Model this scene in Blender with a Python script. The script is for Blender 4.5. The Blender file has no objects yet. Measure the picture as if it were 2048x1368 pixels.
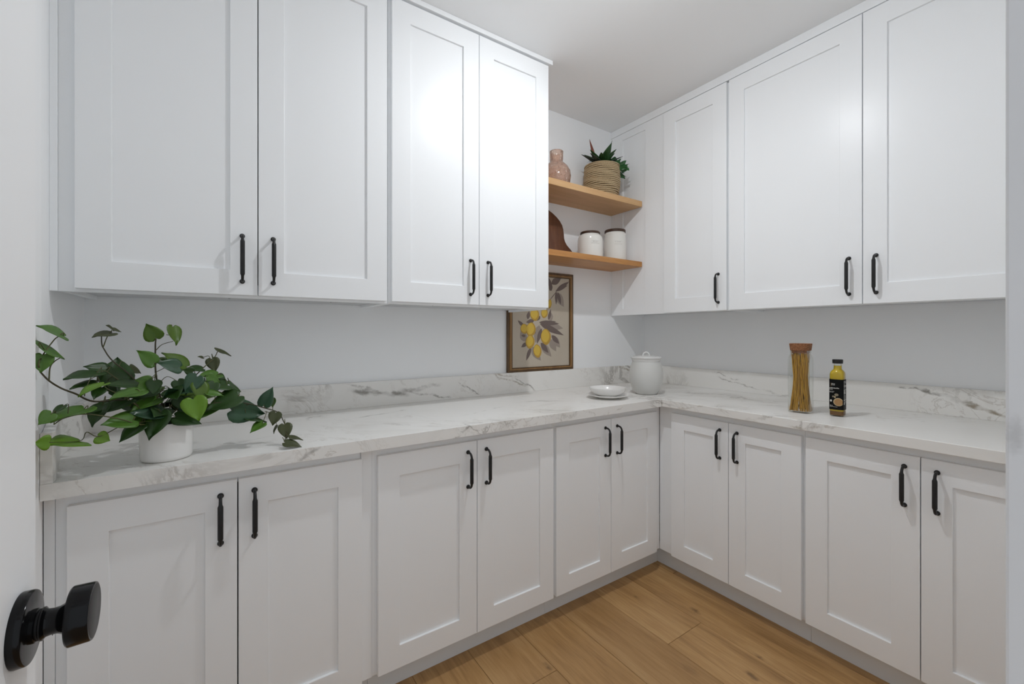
import bpy, bmesh, math, random
from mathutils import Vector, Matrix
random.seed(7)
sc = bpy.context.scene
COL = sc.collection

# ---------------------------------------------------------------- camera
cam_d = bpy.data.cameras.new('camera'); cam = bpy.data.objects.new('camera', cam_d); COL.objects.link(cam)
cam.location = (-2.4961, -2.0207, 1.2564)
cam.rotation_euler = (math.radians(90), 0, math.radians(-33.95))
cam_d.sensor_fit = 'HORIZONTAL'; cam_d.sensor_width = 36.0
cam_d.lens = 849.05 / 2048 * 36.0
cam_d.shift_x = -0.95 / 2048
cam_d.shift_y = -18.17 / 2048
cam_d.clip_start = 0.01
sc.camera = cam

# ---------------------------------------------------------------- world (even fill light added through the open doorway), exposure
w = bpy.data.worlds.new('world'); sc.world = w; w.use_nodes = True
w.node_tree.nodes['Background'].inputs[0].default_value = (0.925, 0.995, 1.07, 1)
w.node_tree.nodes['Background'].inputs[1].default_value = 0.74
sc.view_settings.view_transform = 'Standard'
sc.view_settings.look = 'None'
sc.view_settings.gamma = 1.0
sc.view_settings.use_curve_mapping = False
sc.view_settings.exposure = 0.0
sc.cycles.max_bounces = 18          # a small white room: let the light bounce on
sc.cycles.diffuse_bounces = 16
sc.cycles.transparent_max_bounces = 16
LIGHT_STRENGTH = 1860.0
LIGHT_COLOR = (0.965, 0.995, 1.025)

# ---------------------------------------------------------------- room numbers (metres)
CEIL = 2.616
WL = -2.90            # left wall at the back
WLF = -2.846          # left wall towards the doorway
WF = -1.962           # inner face of the doorway wall
CT = 0.914            # worktop height

# ---------------------------------------------------------------- node helpers
def new_mat(name):
    m = bpy.data.materials.new(name); m.use_nodes = True
    nt = m.node_tree
    return m, nt, nt.nodes['Principled BSDF']
def simple(name, col, rough=0.5, metal=0.0, spec=0.5, bump=0.0, bscale=200.0, coat=0.0):
    m, nt, p = new_mat(name)
    p.inputs['Base Color'].default_value = (*col, 1)
    p.inputs['Roughness'].default_value = rough
    p.inputs['Metallic'].default_value = metal
    p.inputs['Specular IOR Level'].default_value = spec
    p.inputs['Coat Weight'].default_value = coat
    if bump > 0:
        n = nt.nodes.new('ShaderNodeTexNoise'); n.inputs['Scale'].default_value = bscale; n.inputs['Detail'].default_value = 3
        g = nt.nodes.new('ShaderNodeNewGeometry'); nt.links.new(g.outputs['Position'], n.inputs['Vector'])
        b = nt.nodes.new('ShaderNodeBump'); b.inputs['Strength'].default_value = bump; b.inputs['Distance'].default_value = 0.001
        nt.links.new(n.outputs['Fac'], b.inputs['Height']); nt.links.new(b.outputs['Normal'], p.inputs['Normal'])
    return m
class NT:
    """small wrapper to write node maths compactly"""
    def __init__(s, nt): s.nt = nt
    def node(s, t, **kw):
        n = s.nt.nodes.new(t)
        for k, v in kw.items(): setattr(n, k, v)
        return n
    def set(s, sock, v):
        if isinstance(v, bpy.types.NodeSocket): s.nt.links.new(v, sock)
        else: sock.default_value = v
    def m(s, op, a, b=0.0, c=0.0, clamp=False):
        n = s.node('ShaderNodeMath', operation=op, use_clamp=clamp)
        s.set(n.inputs[0], a); s.set(n.inputs[1], b); s.set(n.inputs[2], c); return n.outputs[0]
    def vm(s, op, a, b=None, scale=None):
        n = s.node('ShaderNodeVectorMath', operation=op); s.set(n.inputs[0], a)
        if b is not None: s.set(n.inputs[1], b)
        if scale is not None: s.set(n.inputs['Scale'], scale)
        return n.outputs['Value'] if op in ('DOT_PRODUCT', 'LENGTH', 'DISTANCE') else n.outputs['Vector']
    def noise(s, vec, scale, detail=3.0, rough=0.5, dist=0.0, out='Fac'):
        n = s.node('ShaderNodeTexNoise'); s.set(n.inputs['Vector'], vec); n.inputs['Scale'].default_value = scale
        n.inputs['Detail'].default_value = detail; n.inputs['Roughness'].default_value = rough; n.inputs['Distortion'].default_value = dist
        return n.outputs[out]
    def mix(s, f, a, b):
        n = s.node('ShaderNodeMix', data_type='RGBA'); s.set(n.inputs[0], f)
        s.set(n.inputs[6], a if isinstance(a, bpy.types.NodeSocket) else (*a, 1)); s.set(n.inputs[7], b if isinstance(b, bpy.types.NodeSocket) else (*b, 1))
        return n.outputs[2]
    def ramp(s, f, stops):
        n = s.node('ShaderNodeValToRGB'); s.set(n.inputs[0], f); e = n.color_ramp.elements
        while len(e) < len(stops): e.new(0.5)
        for i, (p, c) in enumerate(stops): e[i].position = p; e[i].color = (*c, 1) if len(c) == 3 else c
        return n.outputs[0]
    def step(s, x, lo, hi):
        n = s.node('ShaderNodeMapRange', interpolation_type='SMOOTHSTEP'); s.set(n.inputs[0], x)
        n.inputs[1].default_value = lo; n.inputs[2].default_value = hi; n.inputs[3].default_value = 0; n.inputs[4].default_value = 1
        return n.outputs[0]
    def pos(s): return s.node('ShaderNodeNewGeometry').outputs['Position']
    def obj(s): return s.node('ShaderNodeTexCoord').outputs['Object']
    def xyz(s, v):
        n = s.node('ShaderNodeSeparateXYZ'); s.set(n.inputs[0], v); return n.outputs
    def comb(s, x, y, z):
        n = s.node('ShaderNodeCombineXYZ'); s.set(n.inputs[0], x); s.set(n.inputs[1], y); s.set(n.inputs[2], z); return n.outputs[0]
    def bump(s, h, strength, dist, p):
        b = s.node('ShaderNodeBump'); b.inputs['Strength'].default_value = strength; b.inputs['Distance'].default_value = dist
        s.set(b.inputs['Height'], h); s.nt.links.new(b.outputs['Normal'], p.inputs['Normal'])

M = {}
M['cab'] = simple('cabinet_paint', (0.885, 0.899, 0.911), 0.31, spec=0.22, bump=0.02, bscale=350)
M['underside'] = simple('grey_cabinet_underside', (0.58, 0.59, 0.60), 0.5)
M['toe'] = simple('toe_kick_paint', (0.77, 0.81, 0.84), 0.5)
M['inside'] = simple('cabinet_inside', (0.30, 0.28, 0.26), 0.8)
M['wall'] = simple('wall_paint', (0.888, 0.900, 0.911), 0.75, bump=0.12, bscale=160)
M['ceil'] = simple('ceiling_paint', (0.902, 0.910, 0.917), 0.8, bump=0.1, bscale=120)
M['doorpaint'] = simple('door_paint', (0.885, 0.893, 0.902), 0.4)
M['black'] = simple('black_metal', (0.012, 0.012, 0.012), 0.45, metal=0.2)
M['blackgloss'] = simple('black_gloss', (0.004, 0.004, 0.0045), 0.16, metal=0.0, spec=0.22)
M['blacksatin'] = simple('black_satin_face', (0.012, 0.012, 0.013), 0.42, spec=0.5)
M['screw'] = simple('screw_steel', (0.10, 0.10, 0.10), 0.4, metal=0.8)
M['ceramic'] = simple('white_ceramic', (0.80, 0.79, 0.77), 0.18, spec=0.5)
M['canister'] = simple('canister_glaze', (0.78, 0.77, 0.73), 0.15, spec=0.5)
M['lidwood'] = simple('dark_lid_wood', (0.055, 0.026, 0.014), 0.45, bump=0.2, bscale=60)
M['print_ink'] = simple('grey_ink', (0.42, 0.41, 0.38), 0.5)
M['soil'] = simple('dark_soil', (0.006, 0.005, 0.004), 0.9, bump=1.0, bscale=90)
M['stem'] = simple('vine_stem', (0.075, 0.075, 0.022), 0.55)
M['stemd'] = simple('vine_stem_brown', (0.05, 0.042, 0.018), 0.55)
M['cork'] = None

# ---- jar corner: crock with faint horizontal throwing rings
m, nt, p = new_mat('crock_glaze'); n = NT(nt)
z = n.xyz(n.obj())[2]
nz = n.noise(n.comb(0.0, 0.0, z), 130, 2)
nb = n.noise(n.obj(), 60, 3)
p.inputs['Base Color'].default_value = (0.63, 0.63, 0.61, 1); p.inputs['Roughness'].default_value = 0.28
n.bump(n.m('ADD', n.m('MULTIPLY', nz, 0.8), n.m('MULTIPLY', nb, 0.3)), 0.35, 0.0025, p); M['crock'] = m
m2 = simple('crock_rim_glaze', (0.72, 0.72, 0.71), 0.2); M['crockrim'] = m2

# ---- marble worktop
def marble(name):
    m, nt, p = new_mat(name); n = NT(nt)
    P = n.pos()
    d = Vector((1, -1, -0.55)).normalized()
    along = n.vm('DOT_PRODUCT', P, tuple(d))
    Q = n.vm('SUBTRACT', P, n.vm('SCALE', tuple(d), scale=n.m('MULTIPLY', along, 0.72)))
    base = n.mix(n.noise(Q, 2.2, 4), (0.78, 0.765, 0.73), (0.87, 0.86, 0.84))
    def ridge(scale, det, dist, off, width):
        v = n.noise(n.vm('ADD', Q, (off, off * 0.7, off * 1.3)), scale, det, 0.62, dist)
        return n.m('SUBTRACT', 1.0, n.step(n.m('ABSOLUTE', n.m('SUBTRACT', v, 0.5)), 0.0, width))
    patch = n.step(n.noise(n.vm('ADD', P, (3.1, 0.4, 7.7)), 2.4, 2), 0.50, 0.66)
    patch2 = n.step(n.noise(n.vm('ADD', P, (9.1, 5.4, 1.7)), 3.0, 2), 0.45, 0.65)
    v1 = n.m('MULTIPLY', ridge(3.6, 6, 1.0, 0.0, 0.028), patch)
    v2 = n.m('MULTIPLY', ridge(8.0, 6, 1.4, 4.2, 0.022), patch2)
    v3 = n.m('MULTIPLY', ridge(2.2, 5, 0.8, 8.6, 0.075), patch)
    col = n.mix(n.m('MULTIPLY', v3, 0.35), base, (0.50, 0.47, 0.42))
    col = n.mix(n.m('MULTIPLY', v1, 0.55), col, (0.27, 0.25, 0.22))
    col = n.mix(n.m('MULTIPLY', v2, 0.40), col, (0.36, 0.31, 0.26))
    # a few long veins that cross the splashbacks: point, direction, half width, half length, strength
    wob = n.vm('SCALE', n.vm('SUBTRACT', n.noise(P, 14, 5, 0.6, out='Color'), (0.5, 0.5, 0.5)), scale=0.055)
    PW = n.vm('ADD', P, wob)
    brk = n.step(n.noise(n.vm('MULTIPLY', P, (1, 1, 2.5)), 16, 4), 0.36, 0.62)
    for (c, dr, hw, hl, s, tint) in VEINS:
        dr = Vector(dr).normalized()
        rel = n.vm('SUBTRACT', PW, tuple(c))
        al = n.vm('DOT_PRODUCT', rel, tuple(dr))
        perp = n.vm('LENGTH', n.vm('SUBTRACT', rel, n.vm('SCALE', tuple(dr), scale=al)))
        k = n.m('MULTIPLY', n.m('SUBTRACT', 1.0, n.step(perp, hw * 0.15, hw)), n.m('SUBTRACT', 1.0, n.step(n.m('ABSOLUTE', al), hl * 0.6, hl)))
        k = n.m('MULTIPLY', n.m('MULTIPLY', k, n.m('ADD', 0.25, n.m('MULTIPLY', brk, 0.75))), s)
        col = n.mix(k, col, tint)
    n.set(p.inputs['Base Color'], col)
    p.inputs['Roughness'].default_value = 0.32
    p.inputs['Specular IOR Level'].default_value = 0.4
    return m
GV = (0.22, 0.205, 0.18); BV = (0.30, 0.25, 0.18)
VEINS = [
    ((-1.90, -0.02, 0.975), (1, 0, -0.15), 0.016, 0.16, 0.85, GV),
    ((-1.98, -0.02, 1.005), (1, 0, -0.30), 0.008, 0.10, 0.8, GV),
    ((-1.66, -0.02, 0.950), (1, 0, -0.22), 0.009, 0.14, 0.8, GV),
    ((-1.70, -0.02, 0.985), (1, 0, 0.10), 0.014, 0.13, 0.5, GV),
    ((-1.42, -0.02, 0.960), (1, 0, -0.55), 0.006, 0.09, 0.7, GV),
    ((-1.16, -0.02, 0.985), (1, 0, -0.35), 0.009, 0.14, 0.7, BV),
    ((-1.06, -0.02, 0.960), (1, 0, -0.60), 0.007, 0.10, 0.8, GV),
    ((-1.18, -0.02, 1.020), (1, 0, -0.15), 0.008, 0.10, 0.6, BV),
    ((-0.18, -0.02, 1.000), (1, 0, -0.35), 0.012, 0.13, 0.9, BV),
    ((-0.16, -0.02, 1.020), (1, 0, -0.28), 0.012, 0.10, 0.8, GV),
    ((-0.02, -0.70, 0.960), (0, -1, -0.22), 0.007, 0.14, 0.6, GV),
    ((-0.02, -0.62, 1.000), (0, -1, -0.20), 0.006, 0.10, 0.5, GV),
    ((-0.02, -0.95, 0.925), (0, -1, -0.10), 0.008, 0.12, 0.5, GV),
    ((-0.02, -1.46, 1.015), (0, -1, -0.05), 0.006, 0.10, 0.8, GV),
    ((-0.02, -1.57, 0.990), (0, -1, -0.30), 0.011, 0.11, 0.85, GV),
    ((-0.02, -1.71, 0.945), (0, -1, -0.34), 0.012, 0.13, 0.95, BV),
    ((-2.30, -0.635, 0.895), (1, 0, 0.55), 0.010, 0.06, 0.6, GV),
    ((-1.78, -0.635, 0.895), (1, 0, 0.55), 0.008, 0.06, 0.7, GV),
    ((-0.96, -0.635, 0.895), (1, 0, 0.6), 0.005, 0.05, 0.5, BV),
    ((-0.66, -0.63, 0.895), (1, 0, 0.9), 0.006, 0.05, 0.9, BV),
    ((-0.635, -1.32, 0.897), (0, -1, 0.18), 0.007, 0.10, 0.6, BV),
    ((-0.635, -0.80, 0.897), (0, -1, 0.25), 0.007, 0.10, 0.4, BV),
    ((-1.95, -0.22, 0.914), (1, 0.25, 0), 0.010, 0.16, 0.5, GV),
    ((-1.55, -0.40, 0.914), (1, 0.35, 0), 0.007, 0.16, 0.35, GV),
    ((-0.62, -0.36, 0.914), (1, 0.6, 0), 0.012, 0.14, 0.5, GV),
    ((-0.84, -0.52, 0.914), (1, 0.45, 0), 0.006, 0.14, 0.35, GV),
    ((-0.50, -0.72, 0.914), (0.7, -1, 0), 0.010, 0.14, 0.35, GV),
    ((-2.50, -0.45, 0.914), (1, 0.30, 0), 0.008, 0.16, 0.4, GV),
]
M['marble'] = marble('marble_laminate')

# ---- wood
def wood(name, c1, c2, c3, axis, rough=0.45, knots=False, rnd=False, scale=1.0):
    m, nt, p = new_mat(name); n = NT(nt)
    P = n.pos()
    if rnd:
        oi = n.node('ShaderNodeObjectInfo').outputs['Random']
        P = n.vm('ADD', P, n.vm('SCALE', (7.3, 11.1, 5.7), scale=oi))
    st = [1.0, 1.0, 1.0]; st[axis] = 0.07
    Q = n.vm('MULTIPLY', P, tuple(st))
    g1 = n.noise(Q, 26 * scale, 5, 0.6, 0.6)
    g2 = n.noise(Q, 130 * scale, 3, 0.6)
    st[axis] = 0.25
    g0 = n.noise(n.vm('MULTIPLY', P, tuple(st)), 5 * scale, 3, 0.5, 0.8)
    f = n.m('ADD', n.m('ADD', n.m('MULTIPLY', g1, 0.45), n.m('MULTIPLY', g0, 0.4)), n.m('MULTIPLY', g2, 0.25))
    col = n.ramp(f, [(0.34, c1), (0.55, c2), (0.74, c3)])
    if rnd:
        col = n.mix(n.m('MULTIPLY', n.m('FRACT', n.m('MULTIPLY', oi, 13.7)), 0.35), col, c1)
    if knots:
        st[axis] = 0.55
        vo = n.node('ShaderNodeTexVoronoi'); n.set(vo.inputs['Vector'], n.vm('ADD', n.vm('MULTIPLY', P, tuple(st)), n.vm('SCALE', n.noise(P, 30, 3, out='Color'), scale=0.03))); vo.voronoi_dimensions = '2D'; vo.inputs['Scale'].default_value = 4.2
        k = n.m('SUBTRACT', 1.0, n.step(n.m('ADD', vo.outputs['Distance'], n.m('MULTIPLY', n.xyz(vo.outputs['Color'])[1], 0.05)), 0.02, 0.10))
        sel = n.step(n.xyz(vo.outputs['Color'])[0], 0.52, 0.57)
        col = n.mix(n.m('MULTIPLY', n.m('MULTIPLY', k, sel), 0.7), col, (0.085, 0.038, 0.014))
    n.set(p.inputs['Base Color'], col); p.inputs['Roughness'].default_value = rough
    n.bump(g2, 0.15, 0.0006, p)
    return m
M['plank'] = wood('oak_floor_plank', (0.23, 0.116, 0.039), (0.46, 0.265, 0.104), (0.63, 0.40, 0.185), 1, 0.42, True, True)
M['shelf_up'] = wood('pale_oak_shelf', (0.46, 0.255, 0.105), (0.60, 0.36, 0.165), (0.68, 0.44, 0.225), 0, 0.45)
M['shelf_lo'] = wood('amber_oak_shelf', (0.34, 0.135, 0.035), (0.50, 0.230, 0.065), (0.60, 0.31, 0.105), 0, 0.4)
M['walnut'] = wood('walnut_board', (0.050, 0.018, 0.009), (0.125, 0.047, 0.022), (0.22, 0.095, 0.045), 2, 0.4, scale=1.3)
M['frame_dark'] = wood('frame_dark_wood', (0.045, 0.024, 0.010), (0.10, 0.055, 0.022), (0.17, 0.10, 0.045), 2, 0.45, scale=1.5)
M['frame_gilt'] = wood('frame_gilt_wood', (0.12, 0.058, 0.018), (0.24, 0.125, 0.040), (0.33, 0.19, 0.07), 2, 0.4, scale=1.5)
m, nt, p = new_mat('cork'); n = NT(nt)
n.set(p.inputs['Base Color'], n.ramp(n.noise(n.pos(), 220, 4, 0.7), [(0.35, (0.12, 0.042, 0.016)), (0.5, (0.25, 0.10, 0.040)), (0.65, (0.33, 0.15, 0.065))])); p.inputs['Roughness'].default_value = 0.8
M['cork'] = m

# ---- thin glass
def glass(name, tint, gl=0.9, rough=0.03, bumpy=0.0):
    m = bpy.data.materials.new(name); m.use_nodes = True; nt = m.node_tree; nt.nodes.clear(); n = NT(nt)
    o = n.node('ShaderNodeOutputMaterial'); t = n.node('ShaderNodeBsdfTransparent'); t.inputs[0].default_value = (*tint, 1)
    g = n.node('ShaderNodeBsdfGlossy'); g.inputs['Roughness'].default_value = rough; g.inputs[0].default_value = (1, 1, 1, 1)
    f = n.node('ShaderNodeFresnel'); f.inputs[0].default_value = 1.45
    if bumpy:
        b = n.node('ShaderNodeBump'); b.inputs['Strength'].default_value = bumpy; b.inputs['Distance'].default_value = 0.004
        vo = n.node('ShaderNodeTexVoronoi'); vo.inputs['Scale'].default_value = 55; n.set(vo.inputs['Vector'], n.obj())
        n.set(b.inputs['Height'], vo.outputs['Distance']); nt.links.new(b.outputs[0], g.inputs['Normal']); nt.links.new(b.outputs[0], f.inputs['Normal'])
    mx = n.node('ShaderNodeMixShader'); n.set(mx.inputs[0], n.m('MULTIPLY', f.outputs[0], gl)); nt.links.new(t.outputs[0], mx.inputs[1]); nt.links.new(g.outputs[0], mx.inputs[2])
    nt.links.new(mx.outputs[0], o.inputs[0]); return m
M['glass'] = glass('clear_glass', (0.98, 0.985, 0.98), 0.45)
M['glass_green'] = glass('bottle_glass', (0.97, 0.98, 0.95), 0.6)
# pink dimpled glass: body colour plus gloss
m = glass('pink_dimpled_glass', (0.97, 0.88, 0.82), 1.0, 0.08, 0.4)
nt = m.node_tree; n = NT(nt); o = [x for x in nt.nodes if x.type == 'OUTPUT_MATERIAL'][0]; old = o.inputs[0].links[0].from_socket
tl = n.node('ShaderNodeBsdfTranslucent'); tl.inputs[0].default_value = (0.80, 0.60, 0.50, 1)
df = n.node('ShaderNodeBsdfDiffuse'); df.inputs[0].default_value = (0.80, 0.64, 0.55, 1)
a = n.node('ShaderNodeMixShader'); a.inputs[0].default_value = 0.5; nt.links.new(tl.outputs[0], a.inputs[1]); nt.links.new(df.outputs[0], a.inputs[2])
b = n.node('ShaderNodeMixShader'); vo = n.node('ShaderNodeTexVoronoi'); vo.inputs['Scale'].default_value = 55; n.set(vo.inputs['Vector'], n.obj())
n.set(b.inputs[0], n.m('ADD', 0.12, n.m('MULTIPLY', n.step(vo.outputs['Distance'], 0.25, 0.6), 0.22))); nt.links.new(old, b.inputs[1]); nt.links.new(a.outputs[0], b.inputs[2]); nt.links.new(b.outputs[0], o.inputs[0]); M['pink'] = m
M['oil'] = simple('golden_oil', (0.78, 0.56, 0.02), 0.12); M['oil'].node_tree.nodes['Principled BSDF'].inputs['Transmission Weight'].default_value = 0.25
M['sediment'] = simple('oil_sediment', (0.20, 0.09, 0.022), 0.5, bump=0.6, bscale=300)
M['label'] = simple('black_label', (0.004, 0.004, 0.004), 0.5, spec=0.15)
M['label_white'] = simple('label_print', (0.55, 0.54, 0.50), 0.5)
M['label_tan'] = simple('label_food', (0.36, 0.20, 0.075), 0.5, bump=0.5, bscale=500)
M['label_rim'] = simple('label_plate', (0.48, 0.38, 0.22), 0.5)
M['label_garlic'] = simple('label_garlic', (0.22, 0.18, 0.12), 0.5)
m, nt, p = new_mat('spaghetti'); n = NT(nt)
n.set(p.inputs['Base Color'], n.mix(n.noise(n.vm('MULTIPLY', n.pos(), (1, 1, 0.03)), 150, 1), (0.28, 0.12, 0.004), (0.82, 0.48, 0.060))); p.inputs['Roughness'].default_value = 0.4; M['pasta'] = m
# ---- leaves
def leafmat(name, c, c2, tr=0.18, rough=0.38):
    m, nt, p = new_mat(name); n = NT(nt)
    oi = n.node('ShaderNodeObjectInfo').outputs['Random']
    col = n.mix(n.noise(n.pos(), 40, 3), c, c2)
    col = n.mix(n.m('MULTIPLY', oi, 0.45), col, c2)
    n.set(p.inputs['Base Color'], col); p.inputs['Roughness'].default_value = rough
    t = n.node('ShaderNodeBsdfTranslucent'); nt.links.new(col, t.inputs[0])
    o = [x for x in nt.nodes if x.type == 'OUTPUT_MATERIAL'][0]
    mx = n.node('ShaderNodeMixShader'); mx.inputs[0].default_value = tr
    nt.links.new(p.outputs[0], mx.inputs[1]); nt.links.new(t.outputs[0], mx.inputs[2]); nt.links.new(mx.outputs[0], o.inputs[0]); return m
LEAF = {'M': leafmat('leaf_mid_green', (0.055, 0.150, 0.018), (0.095, 0.215, 0.022)),
        'L': leafmat('leaf_lime_green', (0.120, 0.270, 0.014), (0.170, 0.330, 0.020), 0.22),
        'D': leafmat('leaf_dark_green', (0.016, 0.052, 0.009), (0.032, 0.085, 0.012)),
        'T': leafmat('leaf_blue_green', (0.018, 0.060, 0.026), (0.030, 0.085, 0.040), 0.08, 0.30),
        'G': leafmat('leaf_olive_green', (0.070, 0.150, 0.010), (0.105, 0.195, 0.014), 0.3),
        'O': leafmat('leaf_brown_green', (0.045, 0.055, 0.016), (0.070, 0.082, 0.026))}
M['succ'] = leafmat('succulent_green', (0.012, 0.050, 0.012), (0.028, 0.090, 0.020), 0.06, 0.45)
M['succd'] = leafmat('succulent_dark', (0.018, 0.030, 0.022), (0.030, 0.042, 0.030), 0.05, 0.5)
M['succred'] = leafmat('succulent_red', (0.16, 0.035, 0.020), (0.22, 0.055, 0.025), 0.08, 0.5)
M['frill'] = leafmat('frilly_green', (0.008, 0.062, 0.012), (0.018, 0.11, 0.020), 0.06, 0.4)
m, nt, p = new_mat('seagrass'); n = NT(nt)
q = n.obj(); ang = n.m('ARCTAN2', n.xyz(q)[1], n.xyz(q)[0])
fib = n.noise(n.comb(n.m('MULTIPLY', ang, 6.0), 0.0, n.m('MULTIPLY', n.xyz(q)[2], 90.0)), 5.0, 4, 0.7)
n.set(p.inputs['Base Color'], n.ramp(fib, [(0.30, (0.12, 0.070, 0.028)), (0.45, (0.38, 0.27, 0.145)), (0.62, (0.66, 0.54, 0.35))])); p.inputs['Roughness'].default_value = 0.75
n.bump(fib, 0.6, 0.003, p); M['seagrass'] = m
M['liner'] = simple('dark_basket_liner', (0.10, 0.062, 0.030), 0.85)
M['lemon'] = simple('lemon_ink', (0.62, 0.42, 0.060), 0.6)
M['lemon_sh'] = simple('lemon_shade_ink', (0.46, 0.28, 0.045), 0.6)
M['leaf_ink'] = simple('leaf_ink', (0.150, 0.112, 0.100), 0.6)
M['leaf_ink2'] = simple('leaf_wash_ink', (0.31, 0.26, 0.22), 0.6)
m, nt, p = new_mat('print_paper'); n = NT(nt)
n.set(p.inputs['Base Color'], n.mix(n.noise(n.pos(), 7, 4), (0.43, 0.37, 0.29), (0.53, 0.47, 0.385))); p.inputs['Roughness'].default_value = 0.6; M['paper'] = m
m, nt, p = new_mat('jamb_paint'); n = NT(nt)      # white paint with a small scuff near the latch
dd = n.vm('MULTIPLY', n.vm('SUBTRACT', n.pos(), (-1.996, -1.966, 1.178)), (0, 1.0, 0.35))
sp = n.m('MULTIPLY', n.m('SUBTRACT', 1.0, n.step(n.m('ADD', n.vm('LENGTH', dd), n.m('MULTIPLY', n.noise(n.pos(), 300, 3), 0.004)), 0.003, 0.009)), 0.30)
n.set(p.inputs['Base Color'], n.mix(sp, (0.76, 0.76, 0.77), (0.22, 0.21, 0.20))); p.inputs['Roughness'].default_value = 0.45; M['jamb'] = m

# ---------------------------------------------------------------- mesh helpers
class MB:
    def __init__(s): s.v = []; s.f = []
    def box(s, a, b):
        x0, y0, z0 = a; x1, y1, z1 = b
        x0, x1 = min(x0, x1), max(x0, x1); y0, y1 = min(y0, y1), max(y0, y1); z0, z1 = min(z0, z1), max(z0, z1)
        k = len(s.v)
        s.v += [(x0, y0, z0), (x1, y0, z0), (x1, y1, z0), (x0, y1, z0), (x0, y0, z1), (x1, y0, z1), (x1, y1, z1), (x0, y1, z1)]
        s.f += [tuple(k + i for i in q) for q in ((0, 3, 2, 1), (4, 5, 6, 7), (0, 1, 5, 4), (1, 2, 6, 5), (2, 3, 7, 6), (3, 0, 4, 7))]
        return s
    def prism(s, pts, z0, z1):
        """pts: counter-clockwise xy outline"""
        k = len(s.v); n = len(pts)
        s.v += [(x, y, z0) for x, y in pts] + [(x, y, z1) for x, y in pts]
        s.f.append(tuple(k + i for i in reversed(range(n)))); s.f.append(tuple(k + n + i for i in range(n)))
        for i in range(n): j = (i + 1) % n; s.f.append((k + i, k + j, k + n + j, k + n + i))
        return s
    def ring(s, o, i, y0, y1):
        """rectangular frame in the xz plane: o, i = (x0, z0, x1, z1), from y0 (front) to y1 (back)"""
        k = len(s.v)
        def rect(r, y): return [(r[0], y, r[1]), (r[2], y, r[1]), (r[2], y, r[3]), (r[0], y, r[3])]
        s.v += rect(o, y0) + rect(i, y0) + rect(o, y1) + rect(i, y1)
        for a in range(4):
            b = (a + 1) % 4
            s.f += [(k + a, k + b, k + 4 + b, k + 4 + a), (k + 8 + b, k + 8 + a, k + 12 + a, k + 12 + b),
                    (k + b, k + a, k + 8 + a, k + 8 + b), (k + 4 + a, k + 4 + b, k + 12 + b, k + 12 + a)]
        return s
    def lathe(s, prof, seg=32, c=(0, 0, 0), squeeze=None):
        k = len(s.v); n = len(prof)
        for r, z in prof:
            for j in range(seg):
                a = 2 * math.pi * j / seg; x, y = math.cos(a), math.sin(a)
                if squeeze: q = squeeze(a, z); x *= q; y *= q
                s.v.append((c[0] + r * x, c[1] + r * y, c[2] + z))
        for i in range(n - 1):
            for j in range(seg):
                j2 = (j + 1) % seg
                s.f.append((k + i * seg + j, k + i * seg + j2, k + (i + 1) * seg + j2, k + (i + 1) * seg + j))
        s.f.append(tuple(k + j for j in reversed(range(seg)))); s.f.append(tuple(k + (n - 1) * seg + j for j in range(seg)))
        return s
    def tube(s, pts, rad, seg=8, cap=True):
        pts = [Vector(p) for p in pts]; n = len(pts); k = len(s.v)
        rad = rad if isinstance(rad, (list, tuple)) else [rad] * n
        t0 = (pts[1] - pts[0]).normalized(); up = Vector((1, 0, 0)) if abs(t0.x) < 0.8 else Vector((0, 0, 1))
        u = (up - t0 * up.dot(t0)).normalized()
        for i, p in enumerate(pts):
            t = (pts[min(i + 1, n - 1)] - pts[max(i - 1, 0)]).normalized()
            u = (u - t * u.dot(t)).normalized(); w_ = t.cross(u)
            for j in range(seg):
                a = 2 * math.pi * j / seg; s.v.append(tuple(p + (u * math.cos(a) + w_ * math.sin(a)) * rad[i]))
        for i in range(n - 1):
            for j in range(seg):
                j2 = (j + 1) % seg; s.f.append((k + i * seg + j, k + i * seg + j2, k + (i + 1) * seg + j2, k + (i + 1) * seg + j))
        if cap: s.f.append(tuple(k + j for j in reversed(range(seg)))); s.f.append(tuple(k + (n - 1) * seg + j for j in range(seg)))
        return s
    def mesh(s, name, bevel=0.0, segs=2, smooth=False, angle=40):
        me = bpy.data.meshes.new(name); me.from_pydata(s.v, [], s.f)
        bm = bmesh.new(); bm.from_mesh(me)
        if bevel > 0:
            ed = [e for e in bm.edges if len(e.link_faces) == 2 and e.calc_face_angle(0) > math.radians(30)]
            bmesh.ops.bevel(bm, geom=ed, offset=bevel, segments=segs, profile=0.5, affect='EDGES', clamp_overlap=True)
        bmesh.ops.recalc_face_normals(bm, faces=bm.faces)
        bm.to_mesh(me); bm.free()
        if smooth:
            for q in me.polygons: q.use_smooth = True
            me.set_sharp_from_angle(angle=math.radians(angle))
        return me
def link(name, me, mat, parent=None, loc=(0, 0, 0), rz=0.0):
    o = bpy.data.objects.new(name, me); COL.objects.link(o)
    if mat is not None and not me.materials: me.materials.append(mat)
    o.parent = parent; o.location = loc; o.rotation_euler = (0, 0, rz)
    return o
def build(mb, name, mat, parent=None, bevel=0.0, smooth=False, segs=2, angle=40, loc=(0, 0, 0), rz=0.0):
    return link(name, mb.mesh(name, bevel, segs, smooth, angle), mat, parent, loc, rz)
def thing(name, label, cat, loc=(0, 0, 0), rz=0.0, group=None):
    o = bpy.data.objects.new(name, None); COL.objects.link(o); o.location = loc; o.rotation_euler = (0, 0, rz)
    o.empty_display_size = 0.05
    tag(o, label, cat, group); return o
def tag(o, label, cat, group=None):
    o['label'] = label; o['category'] = cat
    if group: o['group'] = group
    return o
def struct(o, label=None, cat=None):
    o['kind'] = 'structure'
    if label: o['label'] = label
    if cat: o['category'] = cat
    return o

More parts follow.
